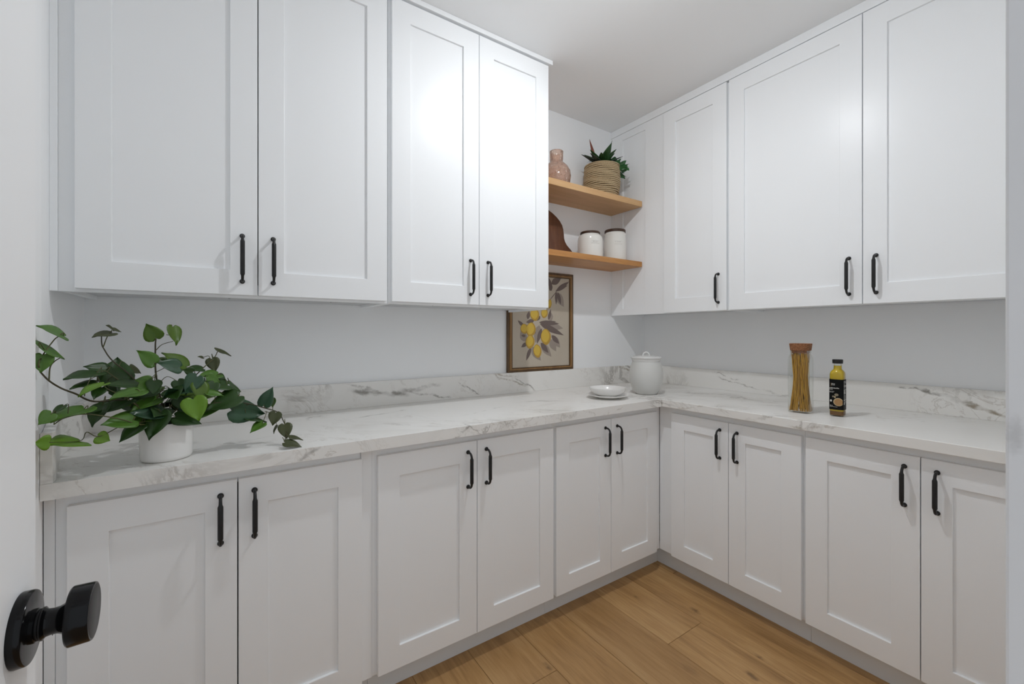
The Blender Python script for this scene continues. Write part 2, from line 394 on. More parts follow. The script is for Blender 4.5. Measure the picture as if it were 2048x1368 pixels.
# ================================================================ the setting
fl = struct(build(MB().box((-3.05, -3.2, -0.05), (0.1, 0.1, -0.0125)), 'floor', M['inside']), 'oak plank floor in warm brown running towards the back cabinets', 'floor')
PW_ = 0.2285
pl_mesh = MB().box((-PW_ / 2 + 0.0007, -0.75 + 0.0007, -0.012), (PW_ / 2 - 0.0007, 0.75 - 0.0007, 0.0)).mesh('plank', 0.0009, 1)
offs = [-0.20, -0.75, -0.46, -1.05, -0.62, -0.32, -0.90, -0.55, -1.20, -0.40, -0.80, -0.25, -1.0, -0.5, -0.7]
for i in range(14):
    x = -0.79 + PW_ * (3.5 - i) - PW_
    if x < -3.0: continue
    y = offs[i] + 0.75 + 0.1
    while y > -3.3:
        yc = y
        if yc + 0.75 > 0.1 and yc - 0.75 < 0.09:      # board cut off at the back wall
            build(MB().box((-PW_ / 2 + 0.0007, -0.75 + 0.0007, -0.012), (PW_ / 2 - 0.0007, 0.1 - yc, 0.0)), 'plank', M['plank'], fl, bevel=0.0009, segs=1, loc=(x, yc, 0))
        elif yc - 0.75 < 0.09: link('plank', pl_mesh, M['plank'], fl, (x, yc, 0))
        y -= 1.5
struct(build(MB().box((-3.05, -2.3, CEIL), (0.1, 0.1, CEIL + 0.05)), 'ceiling', M['ceil']), 'plain white painted ceiling', 'ceiling')
struct(build(MB().box((-3.05, 0, -0.012), (0.1, 0.1, CEIL)), 'wall_back', M['wall']), 'white wall behind the longer cabinet run', 'wall')
struct(build(MB().box((0, WF - 0.115, -0.012), (0.1, 0, CEIL)), 'wall_right', M['wall']), 'white wall behind the right cabinet run', 'wall')
struct(build(MB().prism([(WL, 0), (-3.05, 0), (-3.05, WF - 0.115), (WLF, WF - 0.115), (WLF, -0.62), (WL, -0.345)], -0.012, CEIL), 'wall_left', M['wall']), 'white left end wall beside the potted vine', 'wall')
JL, JR, JH = -2.735, -1.996, 2.05
struct(build(MB().box((WLF, WF - 0.115, -0.012), (JL - 0.02, WF, CEIL)).box((JR + 0.02, WF - 0.115, -0.012), (0, WF, CEIL)).box((JL - 0.02, WF - 0.115, JH + 0.02), (JR + 0.02, WF, CEIL)), 'wall_front', M['wall']), 'white wall around the doorway', 'wall')
struct(build(MB().prism([(JR, WF - 0.117), (JR + 0.0195, WF - 0.117), (JR + 0.0195, WF + 0.001), (JR, WF + 0.001)], 0, JH), 'trim_1', M['jamb'], bevel=0.002), 'white door jamb at the right edge of the picture', 'door jamb')
struct(build(MB().box((JL - 0.0195, WF - 0.117, 0), (JL, WF + 0.001, JH)), 'trim_2', M['jamb'], bevel=0.002), 'white hinge side jamb of the doorway', 'door jamb')
struct(build(MB().box((JL - 0.0195, WF - 0.117, JH), (JR + 0.0195, WF + 0.001, JH + 0.0195)), 'trim_3', M['jamb'], bevel=0.002), 'white head jamb over the doorway', 'door jamb')

# opened door on the left, seen almost edge on, with its black knob
DX = -2.696; DY = -1.239
door = thing('door_1', 'open white door with black knob at the left picture edge', 'door', (DX, WF + 0.004, 0)); door['kind'] = 'structure'
build(MB().box((-0.035, 0.0, 0.012), (0, DY - WF - 0.004, 2.035)), 'slab', M['doorpaint'], door, bevel=0.002)
def xlathe(prof, name, mat, parent, loc, seg=48, smooth=True, angle=35):
    mb = MB().lathe(prof, seg); mb.v = [(z, x, y) for x, y, z in mb.v]
    return build(mb, name, mat, parent, smooth=smooth, angle=angle, loc=loc)
KY = -1.293 - WF - 0.004; KZ = 0.912
kn = xlathe([(0.0185, 0.0115), (0.0185, 0.015), (0.0170, 0.016), (0.0170, 0.018), (0.0182, 0.019), (0.0182, 0.0205), (0.0165, 0.0215), (0.0150, 0.023), (0.0143, 0.028), (0.0148, 0.033), (0.0168, 0.037), (0.0200, 0.040), (0.0250, 0.0415), (0.0325, 0.0425), (0.0335, 0.0440), (0.0330, 0.0620), (0.0322, 0.0636), (0.0305, 0.0640)], 'knob', M['blackgloss'], door, (0, KY, KZ))
kn['label'] = 'black round door knob'
xlathe([(0.0305, 0.0640), (0.0300, 0.0643), (0.001, 0.0643)], 'knob_face', M['blacksatin'], kn, (0, 0, 0))
xlathe([(0.0400, 0.0), (0.0405, 0.0015), (0.0400, 0.0095), (0.0390, 0.0110), (0.0370, 0.0115), (0.001, 0.0115)], 'rose', M['blackgloss'], kn, (0, 0, 0))
xlathe([(0.0013, 0.0), (0.0013, 0.0006)], 'set_screw', M['screw'], kn, (0.0285, -0.006, -0.0128), 10)
# crown boards between the wall cabinets and the ceiling
struct(build(MB().box((WL + 0.002, -0.3735, 2.5945), (-1.143, -0.001, CEIL - 0.0005)), 'trim_4', M['cab'], bevel=0.0012), 'thin white crown board over the left wall cabinets', 'crown board')
struct(build(MB().box((-0.330, WF + 0.002, 2.5725), (-0.001, -0.001, CEIL - 0.0005)), 'trim_5', M['cab'], bevel=0.0012), 'white crown board over the right wall cabinets', 'crown board')

# ================================================================ cabinets
def handle_mesh(H):
    path = [(-0.0008, H, .0078), (-0.0030, H, .0078), (-0.0040, H, .0068), (-0.0048, H, .0046), (-0.012, H, .0042), (-0.019, H - .0012, .0041), (-0.0245, H - .0045, .0041), (-0.0282, H - .0095, .0042), (-0.0298, H - .0145, .0044), (-0.0302, H - .0175, .0050), (-0.0304, H - .0205, .0064), (-0.0305, H - .0225, .0067)]
    full = path + [(y, -z, r) for y, z, r in reversed(path)]
    return MB().tube([(0, y, z) for y, z, r in full], [r for y, z, r in full], 12).mesh('handle', smooth=True, angle=24)
HM = {'base': handle_mesh(0.065), 'up': handle_mesh(0.0745)}
def door_part(unit, x0, x1, z0, z1, yf, hside, hz, kind, stile=0.0735, rail=0.077):
    """shaker door: frame with a recessed panel and a black pull"""
    wd, ht = x1 - x0, z1 - z0
    d = build(MB().ring((0, 0, wd, ht), (stile, rail, wd - stile, ht - rail), 0, 0.019), 'door', M['cab'], unit, bevel=0.0011, segs=2, loc=(x0, yf, z0))
    build(MB().box((stile - 0.006, 0.0085, rail - 0.006), (wd - stile + 0.006, 0.0145, ht - rail + 0.006)), 'panel', M['cab'], d)
    off = 0.0385 if kind == 'base' else 0.043
    hx = off if hside == 'L' else wd - off
    h = link('handle', HM[kind], M['black'], d, (hx, 0.0, hz - z0)); h['label'] = 'black metal bar pull'
    return d
ZDT, ZDB = 0.845, 0.110
def base_unit(label, loc, rz, x0, x1, doors, fillers=(), toe=None, stl=0.028, str_=0.028, group='white shaker base cabinets'):
    u = thing('base_cabinet', label, 'cabinet', loc, rz, group)
    t = 0.016
    build(MB().box((x0, -0.558, 0.107), (x0 + t, -0.004, 0.874)).box((x1 - t, -0.558, 0.107), (x1, -0.004, 0.874)).box((x0 + t, -0.558, 0.107), (x1 - t, -0.004, 0.123)).box((x0 + t, -0.012, 0.123), (x1 - t, -0.004, 0.874)), 'carcass', M['inside'], u)
    build(MB().ring((x0, 0.107, x1, 0.8755), (x0 + stl, 0.145, x1 - str_, 0.832), -0.580, -0.5585), 'face_frame', M['cab'], u, bevel=0.0008, segs=1)
    a, b = toe or (x0, x1)
    build(MB().box((a, -0.526, 0.0005), (b, -0.512, 0.1065)), 'toe_kick', M['toe'], u)
    for (fa, fb, fy) in fillers: build(MB().box((fa, fy, 0.107), (fb, -0.5585, 0.8755)), 'filler_strip', M['cab'], u, bevel=0.0008, segs=1)
    for (da, db, hs) in doors: door_part(u, da, db, ZDB, ZDT, -0.5995, hs, 0.742, 'base')
    return u
o = -2.846
base_unit('white shaker base cabinet below the potted vine at the left wall', (o, 0, 0), 0, 0.013, 0.7155, [(0.036, 0.3745, 'R'), (0.3775, 0.716, 'L')], [(-0.006, 0.0125, -0.583), (0.7165, 0.7515, -0.5835)], (0.001, 0.7515))
o = -2.0935
base_unit('white shaker base cabinet in the back run, second from the left wall', (o, 0, 0), 0, 0.0, 0.7755, [(0.0155, 0.3905, 'R'), (0.3935, 0.7685, 'L')])
o = -1.3172
base_unit('white shaker base cabinet in the back run next to the inside corner', (o, 0, 0), 0, 0.0, 0.7352, [(0.0082, 0.3462, 'R'), (0.3492, 0.690, 'L')], toe=(0.0, 0.7912), str_=0.055)
base_unit('white shaker base cabinet in the right run next to the inside corner', (0, 0, 0), -math.pi / 2, 0.5805, 1.2675, [(0.665, 0.9635, 'R'), (0.9665, 1.2605, 'L')], toe=(0.5265, 1.2675), stl=0.10)
base_unit('white shaker base cabinet in the right run below the oil bottle, nearest the doorway', (0, 0, 0), -math.pi / 2, 1.2682, 1.957, [(1.2755, 1.6095, 'R'), (1.6125, 1.948, 'L')])

def upper_unit(label, loc, rz, x0, x1, zb, zt, fy, doors, zdb, zdt, hz, fillers=(), blind=None, screws=(), ff0=None, stl=0.03, group='white shaker wall cabinets'):
    u = thing('wall_cabinet', label, 'cabinet', loc, rz, group)
    t = 0.016; by = fy + 0.0205
    build(MB().box((x0, by, zb), (x0 + t, -0.003, zt)).box((x1 - t, by, zb), (x1, -0.003, zt)).box((x0 + t, by, zt - t), (x1 - t, -0.003, zt)).box((x0 + t, -0.011, zb + 0.027), (x1 - t, -0.003, zt - t)), 'carcass', M['cab'], u)
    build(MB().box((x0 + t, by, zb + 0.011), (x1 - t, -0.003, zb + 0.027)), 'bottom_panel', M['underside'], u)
    fx0 = x0 if ff0 is None else ff0
    build(MB().ring((fx0, zb, x1, zt), (fx0 + stl, zb + 0.045, x1 - 0.03, zt - 0.045), fy, fy + 0.020), 'face_frame', M['cab'], u, bevel=0.0008, segs=1)
    build(MB().box((fx0 + stl - 0.01, by + 0.002, zb + 0.04), (x1 - 0.02, by + 0.004, zt - 0.04)), 'dark_sheet', M['inside'], u)  # thin dark sheet standing in for the shaded hollow behind the doors
    for (fa, fb, fyy) in fillers: build(MB().box((fa, fyy, zb), (fb, fy + 0.020, zt)), 'filler_strip', M['cab'], u, bevel=0.0008, segs=1)
    if blind:
        a, b, pa, pb, pz0, pz1 = blind
        bp = build(MB().ring((a, zb, b, zt + 0.0085), (pa, pz0, pb, pz1), fy - 0.001, fy + 0.018), 'blind_panel', M['cab'], u, bevel=0.0011)
        build(MB().box((pa - 0.006, fy + 0.0065, pz0 - 0.006), (pb + 0.006, fy + 0.0125, pz1 + 0.006)), 'panel', M['cab'], bp)
    for (da, db, hs) in doors: door_part(u, da, db, zdb, zdt, fy - 0.0195, hs, hz, 'up', 0.0765, 0.081)
    for (sx, sy) in screws:
        build(MB().lathe([(0.0032, 0.0), (0.0035, 0.0008), (0.0012, 0.0010)], 10), 'screw', M['screw'], u, loc=(sx, sy, zb + 0.0100))
    return u
o = -2.898
upper_unit('white shaker wall cabinet above the potted vine at the left wall', (o, 0, 0), 0, 0.0145, 0.932, 1.3725, 2.594, -0.3445, [(0.051, 0.4875, 'R'), (0.4905, 0.924, 'L')], 1.3815, 2.588, 1.5005, [(-0.001, 0.0147, -0.3505)], screws=[(0.41, -0.14), (0.76, -0.14)], stl=0.052)
o = -1.9645
upper_unit('white shaker wall cabinet in the back run, ending at the oak shelves', (o, 0, 0), 0, 0.0, 0.8035, 1.3725, 2.594, -0.3445, [(0.0105, 0.4035, 'R'), (0.4065, 0.8005, 'L')], 1.3815, 2.588, 1.5005, screws=[(0.27, -0.16), (0.55, -0.12)])
upper_unit('white shaker corner wall cabinet with one narrow door right of the oak shelves', (0, 0, 0), -math.pi / 2, 0.001, 0.8185, 1.3725, 2.563, -0.3245, [(0.432, 0.8125, 'R')], 1.3750, 2.5605, 1.4925, blind=(0.001, 0.4275, 0.100, 0.281, 1.415, 2.528), screws=[(0.26, -0.17), (0.66, -0.16)], ff0=0.428)
upper_unit('white shaker wall cabinet with two wide doors on the right wall above the oil bottle', (0, 0, 0), -math.pi / 2, 0.8195, 1.957, 1.3725, 2.563, -0.3245, [(0.8262, 1.3793, 'R'), (1.3826, 1.9365, 'L')], 1.3750, 2.5605, 1.4925, screws=[(1.02, -0.17), (1.48, -0.17)])

# ================================================================ worktop with splashbacks
ct = thing('countertop', 'L-shaped marble worktop with low splashback on the base cabinets', 'countertop', (0, 0, 0.8766))
H_ = CT - 0.8766
build(MB().prism([(WLF + 0.001, -0.635), (-0.6356, -0.635), (-0.0015, -0.0009), (-0.0015, -0.001), (WL + 0.001, -0.001), (WL + 0.001, -0.345), (WLF + 0.001, -0.62)], 0, H_), 'slab', M['marble'], ct, bevel=0.0024)
build(MB().prism([(-0.635, -0.6356), (-0.635, WF + 0.001), (-0.001, WF + 0.001), (-0.001, -0.0016)], 0, H_), 'slab', M['marble'], ct, bevel=0.0024)
SH = 1.030 - 0.8766
build(MB().box((WL + 0.001, -0.0205, H_ + 0.0002), (-0.001, -0.001, SH)), 'splashback', M['marble'], ct, bevel=0.001)
build(MB().box((-0.0205, WF + 0.001, H_ + 0.0002), (-0.001, -0.0208, SH)), 'splashback', M['marble'], ct, bevel=0.001)
build(MB().prism([(WLF + 0.001, -0.6345), (WLF + 0.0215, -0.6345), (WLF + 0.0215, -0.615), (WL + 0.0215, -0.343), (WL + 0.0215, -0.021), (WL + 0.001, -0.021), (WL + 0.001, -0.345), (WLF + 0.001, -0.62)], H_ + 0.0002, SH), 'splashback', M['marble'], ct, bevel=0.001)

# ================================================================ oak shelves
for (z0, z1, mt, lab) in ((2.0500, 2.0850, 'shelf_up', 'upper pale oak floating shelf carrying the vase and basket plant'), (1.6720, 1.7040, 'shelf_lo', 'lower amber oak floating shelf carrying the two canisters')):
    s_ = build(MB().box((-0.4155, -0.2595, 0), (0.4155, -0.001, z1 - z0)), 'floating_shelf', M[mt], bevel=0.0012, loc=(-0.7425, 0, z0))
    tag(s_, lab, 'shelf', 'oak floating shelves')
SU, SL = 2.0850, 1.7040

# ================================================================ things on the shelves
vs = thing('glass_vase', 'blush pink dimpled glass vase on the upper oak shelf', 'vase', (-0.917, -0.13, SU))
prof = [(0.001, 0.004), (0.052, 0.001), (0.064, 0.010), (0.078, 0.040), (0.083, 0.072), (0.079, 0.102), (0.066, 0.128), (0.047, 0.146), (0.0385, 0.153), (0.0370, 0.160), (0.0380, 0.190), (0.0392, 0.214)]
inner = [(r - 0.003, z + (0.002 if i < 2 else 0)) for i, (r, z) in enumerate(prof[1:])][::-1]
build(MB().lathe(prof + [(0.0378, 0.2155)] + inner + [(0.001, 0.007)], 48), 'body', M['pink'], vs, smooth=True, angle=60)
build(MB().tube([(0.0376 * math.cos(a * math.pi / 18), 0.0376 * math.sin(a * math.pi / 18), 0.2150) for a in range(37)], 0.0019, 6, False), 'rim', M['pink'], vs, smooth=True, angle=80)

bk = thing('basket_planter', 'woven seagrass basket holding spiky green succulents on the upper shelf', 'potted plant', (-0.555, -0.135, SU))
R0 = lambda z: 0.088 + 0.020 * math.sin(min(1.0, z / 0.10) * math.pi / 2) - 0.004 * max(0, (z - 0.13) / 0.08)
BH = 0.205
for i in range(19):
    z = 0.006 + i * (BH - 0.010) / 18; r = R0(z)
    pts = [((r + 0.0012 * math.sin(5 * a * math.pi / 20 + i * 2.1)) * math.cos(a * math.pi / 20), (r + 0.0012 * math.sin(5 * a * math.pi / 20 + i * 2.1)) * math.sin(a * math.pi / 20), z + 0.0012 * math.sin(3 * a * math.pi / 20 + i * 1.3)) for a in range(41)]
    build(MB().tube(pts, 0.0051, 7, False), 'coil', M['seagrass'], bk, smooth=True, angle=80)
build(MB().lathe([(0.001, 0.0015), (0.082, 0.0015), (R0(0.05) - 0.003, 0.05), (R0(0.12) - 0.003, 0.12), (R0(BH) - 0.003, BH - 0.006), (R0(BH) - 0.009, BH - 0.006), (R0(0.17) - 0.009, 0.17), (0.001, 0.17)], 40), 'liner', M['liner'], bk, smooth=True)
build(MB().lathe([(0.090, 0.168), (0.094, 0.178), (0.070, 0.186), (0.001, 0.190)], 28), 'soil', M['soil'], bk, smooth=True)
def spike(base, d, L, wd, droop, mat, name='leaf', cup=0.25):
    d = Vector(d).normalized(); up = Vector((0, 0, 1)); s_ = d.cross(up)
    s_ = s_.normalized() if s_.length > 0.05 else Vector((1, 0, 0)); nn = s_.cross(d).normalized()
    v, f = [], []; N = 9
    prof_ = [0.62, 0.85, 1.0, 0.98, 0.88, 0.72, 0.50, 0.26, 0.03]
    for i in range(N):
        t = i / (N - 1); c = Vector(base) + d * L * t + Vector((0, 0, -droop * L * t * t)); h = wd / 2 * prof_[i]
        th = wd * 0.07 * (1 - t) + 0.0006
        for q in (-1, -0.5, 0, 0.5, 1): v.append(tuple(c + s_ * h * q + nn * (cup * h * q * q + th)))
        for q in (1, 0, -1): v.append(tuple(c + s_ * h * q * 0.98 + nn * (cup * h * q * q - th)))
    for i in range(N - 1):
        for j in range(8): j2 = (j + 1) % 8; f.append((i * 8 + j, i * 8 + j2, (i + 1) * 8 + j2, (i + 1) * 8 + j))
    f.append(tuple(range(8))); f.append(tuple((N - 1) * 8 + j for j in range(8)))
    mb = MB(); mb.v = v; mb.f = f
    return build(mb, name, mat, bk, smooth=True, angle=70)
cx_, cy_ = -0.018, -0.02
SP = [(200, 14, .135, .030, .10, 'succd'), (168, 22, .125, .032, .05, 'succd'), (222, 30, .120, .034, .30, 'succ'), (250, 45, .105, .052, .10, 'succ'), (272, 62, .118, .056, .05, 'succ'), (300, 52, .105, .050, .08, 'succ'), (330, 28, .115, .030, .0, 'succd'), (345, 22, .118, .030, .12, 'succd'), (20, 40, .105, .036, .1, 'succ'), (60, 50, .11, .04, .1, 'succ'), (100, 60, .115, .042, .05, 'succ'), (140, 42, .11, .04, .1, 'succ'), (315, 72, .135, .036, .0, 'succ'), (240, 42, .10, .038, .25, 'succ'), (185, 40, .11, .034, .1, 'succ'), (290, 48, .09, .040, .2, 'succ'), (196, 32, .125, .022, .50, 'succd'), (182, 28, .115, .020, .55, 'succd')]
for az, el, L, wd, dr, mt in SP:
    L *= 1.18; wd *= 1.12
    a, e = math.radians(az), math.radians(el)
    spike((cx_ + 0.012 * math.cos(a), cy_ + 0.012 * math.sin(a), 0.202), (math.cos(a) * math.cos(e), math.sin(a) * math.cos(e), math.sin(e)), L, wd, dr, M[mt])
spike((cx_ - 0.035, cy_ + 0.03, 0.20), (-0.22, 0.05, 1), 0.165, 0.034, -0.02, M['succred'], 'red_leaf', 0.5)
def frill(base, d, L, wd, seed):
    rr = random.Random(seed); d = Vector(d).normalized(); s_ = d.cross(Vector((0.2, -0.9, 0.5))).normalized(); nn = s_.cross(d)
    mb = MB(); N, K = 9, 13
    for i in range(N):
        t = i / (N - 1)
        for j in range(K):
            q = -1 + 2 * j / (K - 1); edge = max(abs(q), t)
            h = wd / 2 * (0.18 + 0.82 * math.sin(min(1, t * 1.15) * math.pi / 2))
            lobes = 1 + 0.16 * math.sin(j * 2.4 + seed) * edge
            wave = 0.011 * math.sin(j * 1.9 + i * 0.9 + seed) * edge ** 2
            p_ = Vector(base) + d * (1.22 * L * t * (1 - 0.28 * q * q * t) * lobes) + s_ * (1.3 * h * q * lobes) + nn * (wave + 0.016 * q * q - 0.01 * t) + Vector((0, 0, -0.25 * L * t * t))
            mb.v.append(tuple(p_))
    for i in range(N - 1):
        for j in range(K - 1): mb.f.append((i * K + j, i * K + j + 1, (i + 1) * K + j + 1, (i + 1) * K + j))
    return build(mb, 'frilly_leaf', M['frill'], bk, smooth=True, angle=80)
for k, (bb, dd_, L, wd) in enumerate([((0.05, -0.02, 0.198), (0.9, -0.55, 0.75), 0.085, 0.085), ((0.05, 0.0, 0.20), (1.0, 0.0, 0.7), 0.085, 0.080), ((0.045, -0.035, 0.196), (0.7, -0.9, 0.35), 0.090, 0.080), ((0.045, -0.02, 0.20), (0.35, -0.5, 1.0), 0.060, 0.06), ((0.05, -0.01, 0.198), (1.0, -0.35, 0.15), 0.090, 0.085), ((0.03, 0.03, 0.20), (0.5, 0.6, 0.9), 0.07, 0.07)]):
    frill(bb, dd_, L, wd, k * 1.7 + 0.4)

def canister(label, loc, r, h, rl, az, seed):
    t = thing('canister', label, 'canister', loc, 0, 'cream canisters on the lower oak shelf')
    build(MB().lathe([(0.001, 0.0), (r - 0.006, 0.0), (r - 0.001, 0.004), (r, 0.014), (r * 1.005, h * 0.45), (r * 0.99, h * 0.70), (r * 0.955, h * 0.79), (rl * 1.04 + (r - rl) * 0.35, h * 0.855), (rl * 0.965, h * 0.89), (rl * 0.945, h * 0.915), (0.001, h * 0.915)], 48), 'body', M['canister'], t, smooth=True, angle=50)
    build(MB().lathe([(0.001, h * 0.9155), (rl * 0.985, h * 0.9155), (rl, h * 0.925), (rl, h - 0.003), (rl - 0.003, h), (0.001, h)], 48), 'lid', M['lidwood'], t, smooth=True, angle=35)
    # raised label with small worn print
    lw, z0, z1 = 0.040, h * 0.50, h * 0.62
    mb = MB(); N = 9
    for zz in (z0, z1):
        for i in range(N):
            a = az + (i / (N - 1) - 0.5) * lw / r * 1.35; mb.v.append(((r * 1.005 + 0.0012) * math.cos(a), (r * 1.005 + 0.0012) * math.sin(a), zz))
            mb.v.append(((r * 0.99) * math.cos(a), (r * 0.99) * math.sin(a), zz))
    for i in range(N - 1):
        k0, k1 = i * 2, 2 * N + i * 2
        mb.f += [(k0, k0 + 2, k1 + 2, k1), (k0 + 1, k0, k1, k1 + 1) if i == 0 else (k0, k0 + 2, k1 + 2, k1), (k0, k0 + 1, k0 + 3, k0 + 2), (k1, k1 + 2, k1 + 3, k1 + 1)]
    mb.f = list(dict.fromkeys(mb.f)); mb.f.append((2 * (N - 1), 2 * N - 1, 4 * N - 1, 2 * N + 2 * (N - 1)))
    lb = build(mb, 'label_plate', M['canister'], t, smooth=True, angle=40)
    rr = random.Random(seed); pr = MB()
    for (zz, a0, a1, hh) in ((h * 0.568, -0.34, 0.34, 0.0042), (h * 0.520, -0.44, 0.44, 0.0010), (h * 0.60, -0.44, 0.44, 0.0008)):
        n_ = 12
        for i in range(n_):
            if hh > 0.002 and rr.random() < 0.25: continue
            b0 = az + (a0 + (a1 - a0) * i / n_) * lw / r * 1.35; b1 = az + (a0 + (a1 - a0) * (i + (0.6 if hh > 0.002 else 1.0)) / n_) * lw / r * 1.35
            R_ = r * 1.005 + 0.0016; k = len(pr.v); q = hh * (0.6 + 0.4 * rr.random() if hh > 0.002 else 1)
            pr.v += [(R_ * math.cos(b0), R_ * math.sin(b0), zz), (R_ * math.cos(b1), R_ * math.sin(b1), zz), (R_ * math.cos(b1), R_ * math.sin(b1), zz + q), (R_ * math.cos(b0), R_ * math.sin(b0), zz + q)]
            pr.f.append((k, k + 1, k + 2, k + 3))
    build(pr, 'print', M['print_ink'], lb)
    return t
canister('short cream ceramic canister with dark wooden lid beside the walnut board', (-0.655, -0.135, SL), 0.0755, 0.166, 0.0595, math.radians(250), 1)
canister('taller cream ceramic canister with dark wooden lid beside the corner cabinet', (-0.436, -0.135, SL), 0.0705, 0.207, 0.0655, math.radians(240), 2)

# walnut serving board leaning on the wall
cb = thing('serving_board', 'round-shouldered dark walnut serving board leaning on the wall above the lower shelf', 'cutting board', (-0.93, -0.052, SL))
half = [(0.213, 0.0), (0.214, 0.030), (0.208, 0.055), (0.197, 0.067), (0.182, 0.079), (0.168, 0.091), (0.155, 0.110), (0.148, 0.130), (0.147, 0.158), (0.145, 0.186), (0.137, 0.212), (0.121, 0.235), (0.097, 0.256), (0.066, 0.276), (0.035, 0.290), (0.0, 0.296)]
outl = half + [(-x, z) for x, z in reversed(half[:-1])]
mb = MB().prism([(x, z) for x, z in outl], 0, 0.018); lean = 0.075
mb.v = [(x, -z + y * lean + 0.018, y * 0.997 + (z * 0.0)) for x, y, z in mb.v]
build(mb, 'board', M['walnut'], cb, bevel=0.002, smooth=True, angle=30)
hl = MB().tube([(0.012 * math.cos(a * math.pi / 12), 0.0, 0.012 * math.sin(a * math.pi / 12)) for a in range(25)], 0.0022, 6, False)
build(hl, 'hanging_ring', M['black'], cb, smooth=True, loc=(0.0, 0.012, 0.285))

# ================================================================ lemon print in a gilt wood frame, standing on the splashback
pc = thing('framed_print', 'lemon branch print in a brown wooden frame standing on the splashback', 'picture', (-0.9335, 0, 1.0305))
PWH, PHT = 0.2465, 0.5915
build(MB().ring((-PWH, 0, PWH, PHT), (-PWH + 0.012, 0.012, PWH - 0.012, PHT - 0.012), -0.020, -0.002), 'outer_moulding', M['frame_dark'], pc, bevel=0.002)
build(MB().ring((-PWH + 0.012, 0.012, PWH - 0.012, PHT - 0.012), (-PWH + 0.026, 0.021, PWH - 0.026, PHT - 0.024), -0.0235, -0.004), 'gilt_moulding', M['frame_gilt'], pc, bevel=0.003)
build(MB().ring((-PWH + 0.026, 0.021, PWH - 0.026, PHT - 0.024), (-PWH + 0.033, 0.026, PWH - 0.033, PHT - 0.030), -0.018, -0.004), 'inner_moulding', M['frame_dark'], pc, bevel=0.001)
pp = build(MB().box((-PWH + 0.030, -0.0150, 0.024), (PWH - 0.030, -0.0100, PHT - 0.028)), 'print', M['paper'], pc)
LEMONS=[ (-0.0545, 0.334, 0.0331, 0.034),(0.0191, 0.345, 0.0247, 0.0277),(-0.1297, 0.2497, 0.0276, 0.0267),(-0.0826, 0.2455, 0.0349, 0.0383),(-0.0882, 0.1735, 0.0326, 0.0359),(0.0291, 0.2022, 0.0385, 0.0439),(-0.0346, 0.1183, 0.0299, 0.0364),(0.0587, 0.4017, 0.0143, 0.0255) ]
PLEAVES= [(-0.1324,0.2631,-0.1757,0.298,0.0109,1),(-0.1049,0.3059,-0.0938,0.3555,0.0131,1),(-0.0602,0.2976,-0.1159,0.2878,0.0153,1),(-0.0145,0.3258,-0.0375,0.298,0.0109,1),(0.0498,0.304,0.0676,0.3695,0.012,1),(-0.0203,0.2891,0.1343,0.2819,0.0164,1),(-0.0145,0.2801,0.1715,0.211,0.0208,1),(0.0736,0.2113,0.1343,0.1591,0.0175,1),(-0.003,0.2527,-0.0375,0.1616,0.0153,1),(-0.0088,0.1657,0.0498,0.1047,0.0186,1),(-0.1214,0.2074,-0.1514,0.2119,0.0088,1),(-0.1104,0.1671,-0.1514,0.1432,0.0131,1),(-0.0826,0.1397,-0.1159,0.0644,0.0136,1),(-0.077,0.2883,-0.0488,0.2207,0.0153,1),(0.0736,0.4815,0.0498,0.5636,0.0153,1),(0.1098,0.4835,0.2156,0.547,0.0153,1),(0.1037,0.4808,0.2029,0.5222,0.0109,1),(0.122,0.4748,0.1466,0.4004,0.0142,1),(0.1098,0.4788,0.1098,0.399,0.0109,1),(0.0557,0.4202,0.122,0.4889,0.0026,1),(0.0736,0.5234,0.1528,0.5712,0.0241,1),(0.0616,0.4808,0.0736,0.5281,0.0153,1),(0.0028,0.2849,0.1098,0.2957,0.0109,1),(0.0262,0.2437,0.0616,0.1881,0.0131,1),(0.0028,0.2803,0.1652,0.2537,0.0263,0),(-0.0088,0.1657,0.0736,0.0808,0.0241,0),(0.0856,0.2019,0.1404,0.1354,0.0241,0),(-0.077,0.1441,-0.0088,0.0605,0.0263,0),(-0.1214,0.1761,-0.1541,0.243,0.0241,0),(0.1098,0.4741,0.1715,0.387,0.0284,0),(-0.0203,0.2709,-0.0488,0.1663,0.0263,0),(0.0616,0.1881,0.1098,0.1125,0.0241,0),(0.0736,0.3464,0.0616,0.2856,0.0153,0)]
def flat(pts, y, name, mat, parent):
    x0, x1, z0, z1 = -PWH + 0.0335, PWH - 0.0335, 0.0265, PHT - 0.0305
    mb = MB(); k = len(pts)
    mb.v = [(min(max(x, x0), x1), y, min(max(zz, z0), z1)) for x, zz in pts] + [(min(max(x, x0), x1), -0.0148, min(max(zz, z0), z1)) for x, zz in pts]
    mb.f = [tuple(range(k))] + [(i, (i + 1) % k, k + (i + 1) % k, k + i) for i in range(k)]
    return build(mb, name, mat, parent)
def leafpts(b, t, wd):
    b, t = Vector(b), Vector(t); a = t - b; pd = Vector((-a.y, a.x)).normalized()
    pf = [(0, 0.05), (0.12, 0.55), (0.3, 0.95), (0.48, 1.0), (0.68, 0.75), (0.86, 0.35), (1.0, 0.0)]
    l = [b + a * q + pd * wd * k for q, k in pf]; r = [b + a * q - pd * wd * k for q, k in reversed(pf[:-1])]
    return [tuple(x) for x in l + r]
for i, (bx, bz, tx, tz, wd, k) in enumerate(PLEAVES):
    if k == 0: flat(leafpts((bx, bz), (tx, tz), wd), -0.01508 - 0.00001 * i, 'painted_wash', M['leaf_ink2'], pp)
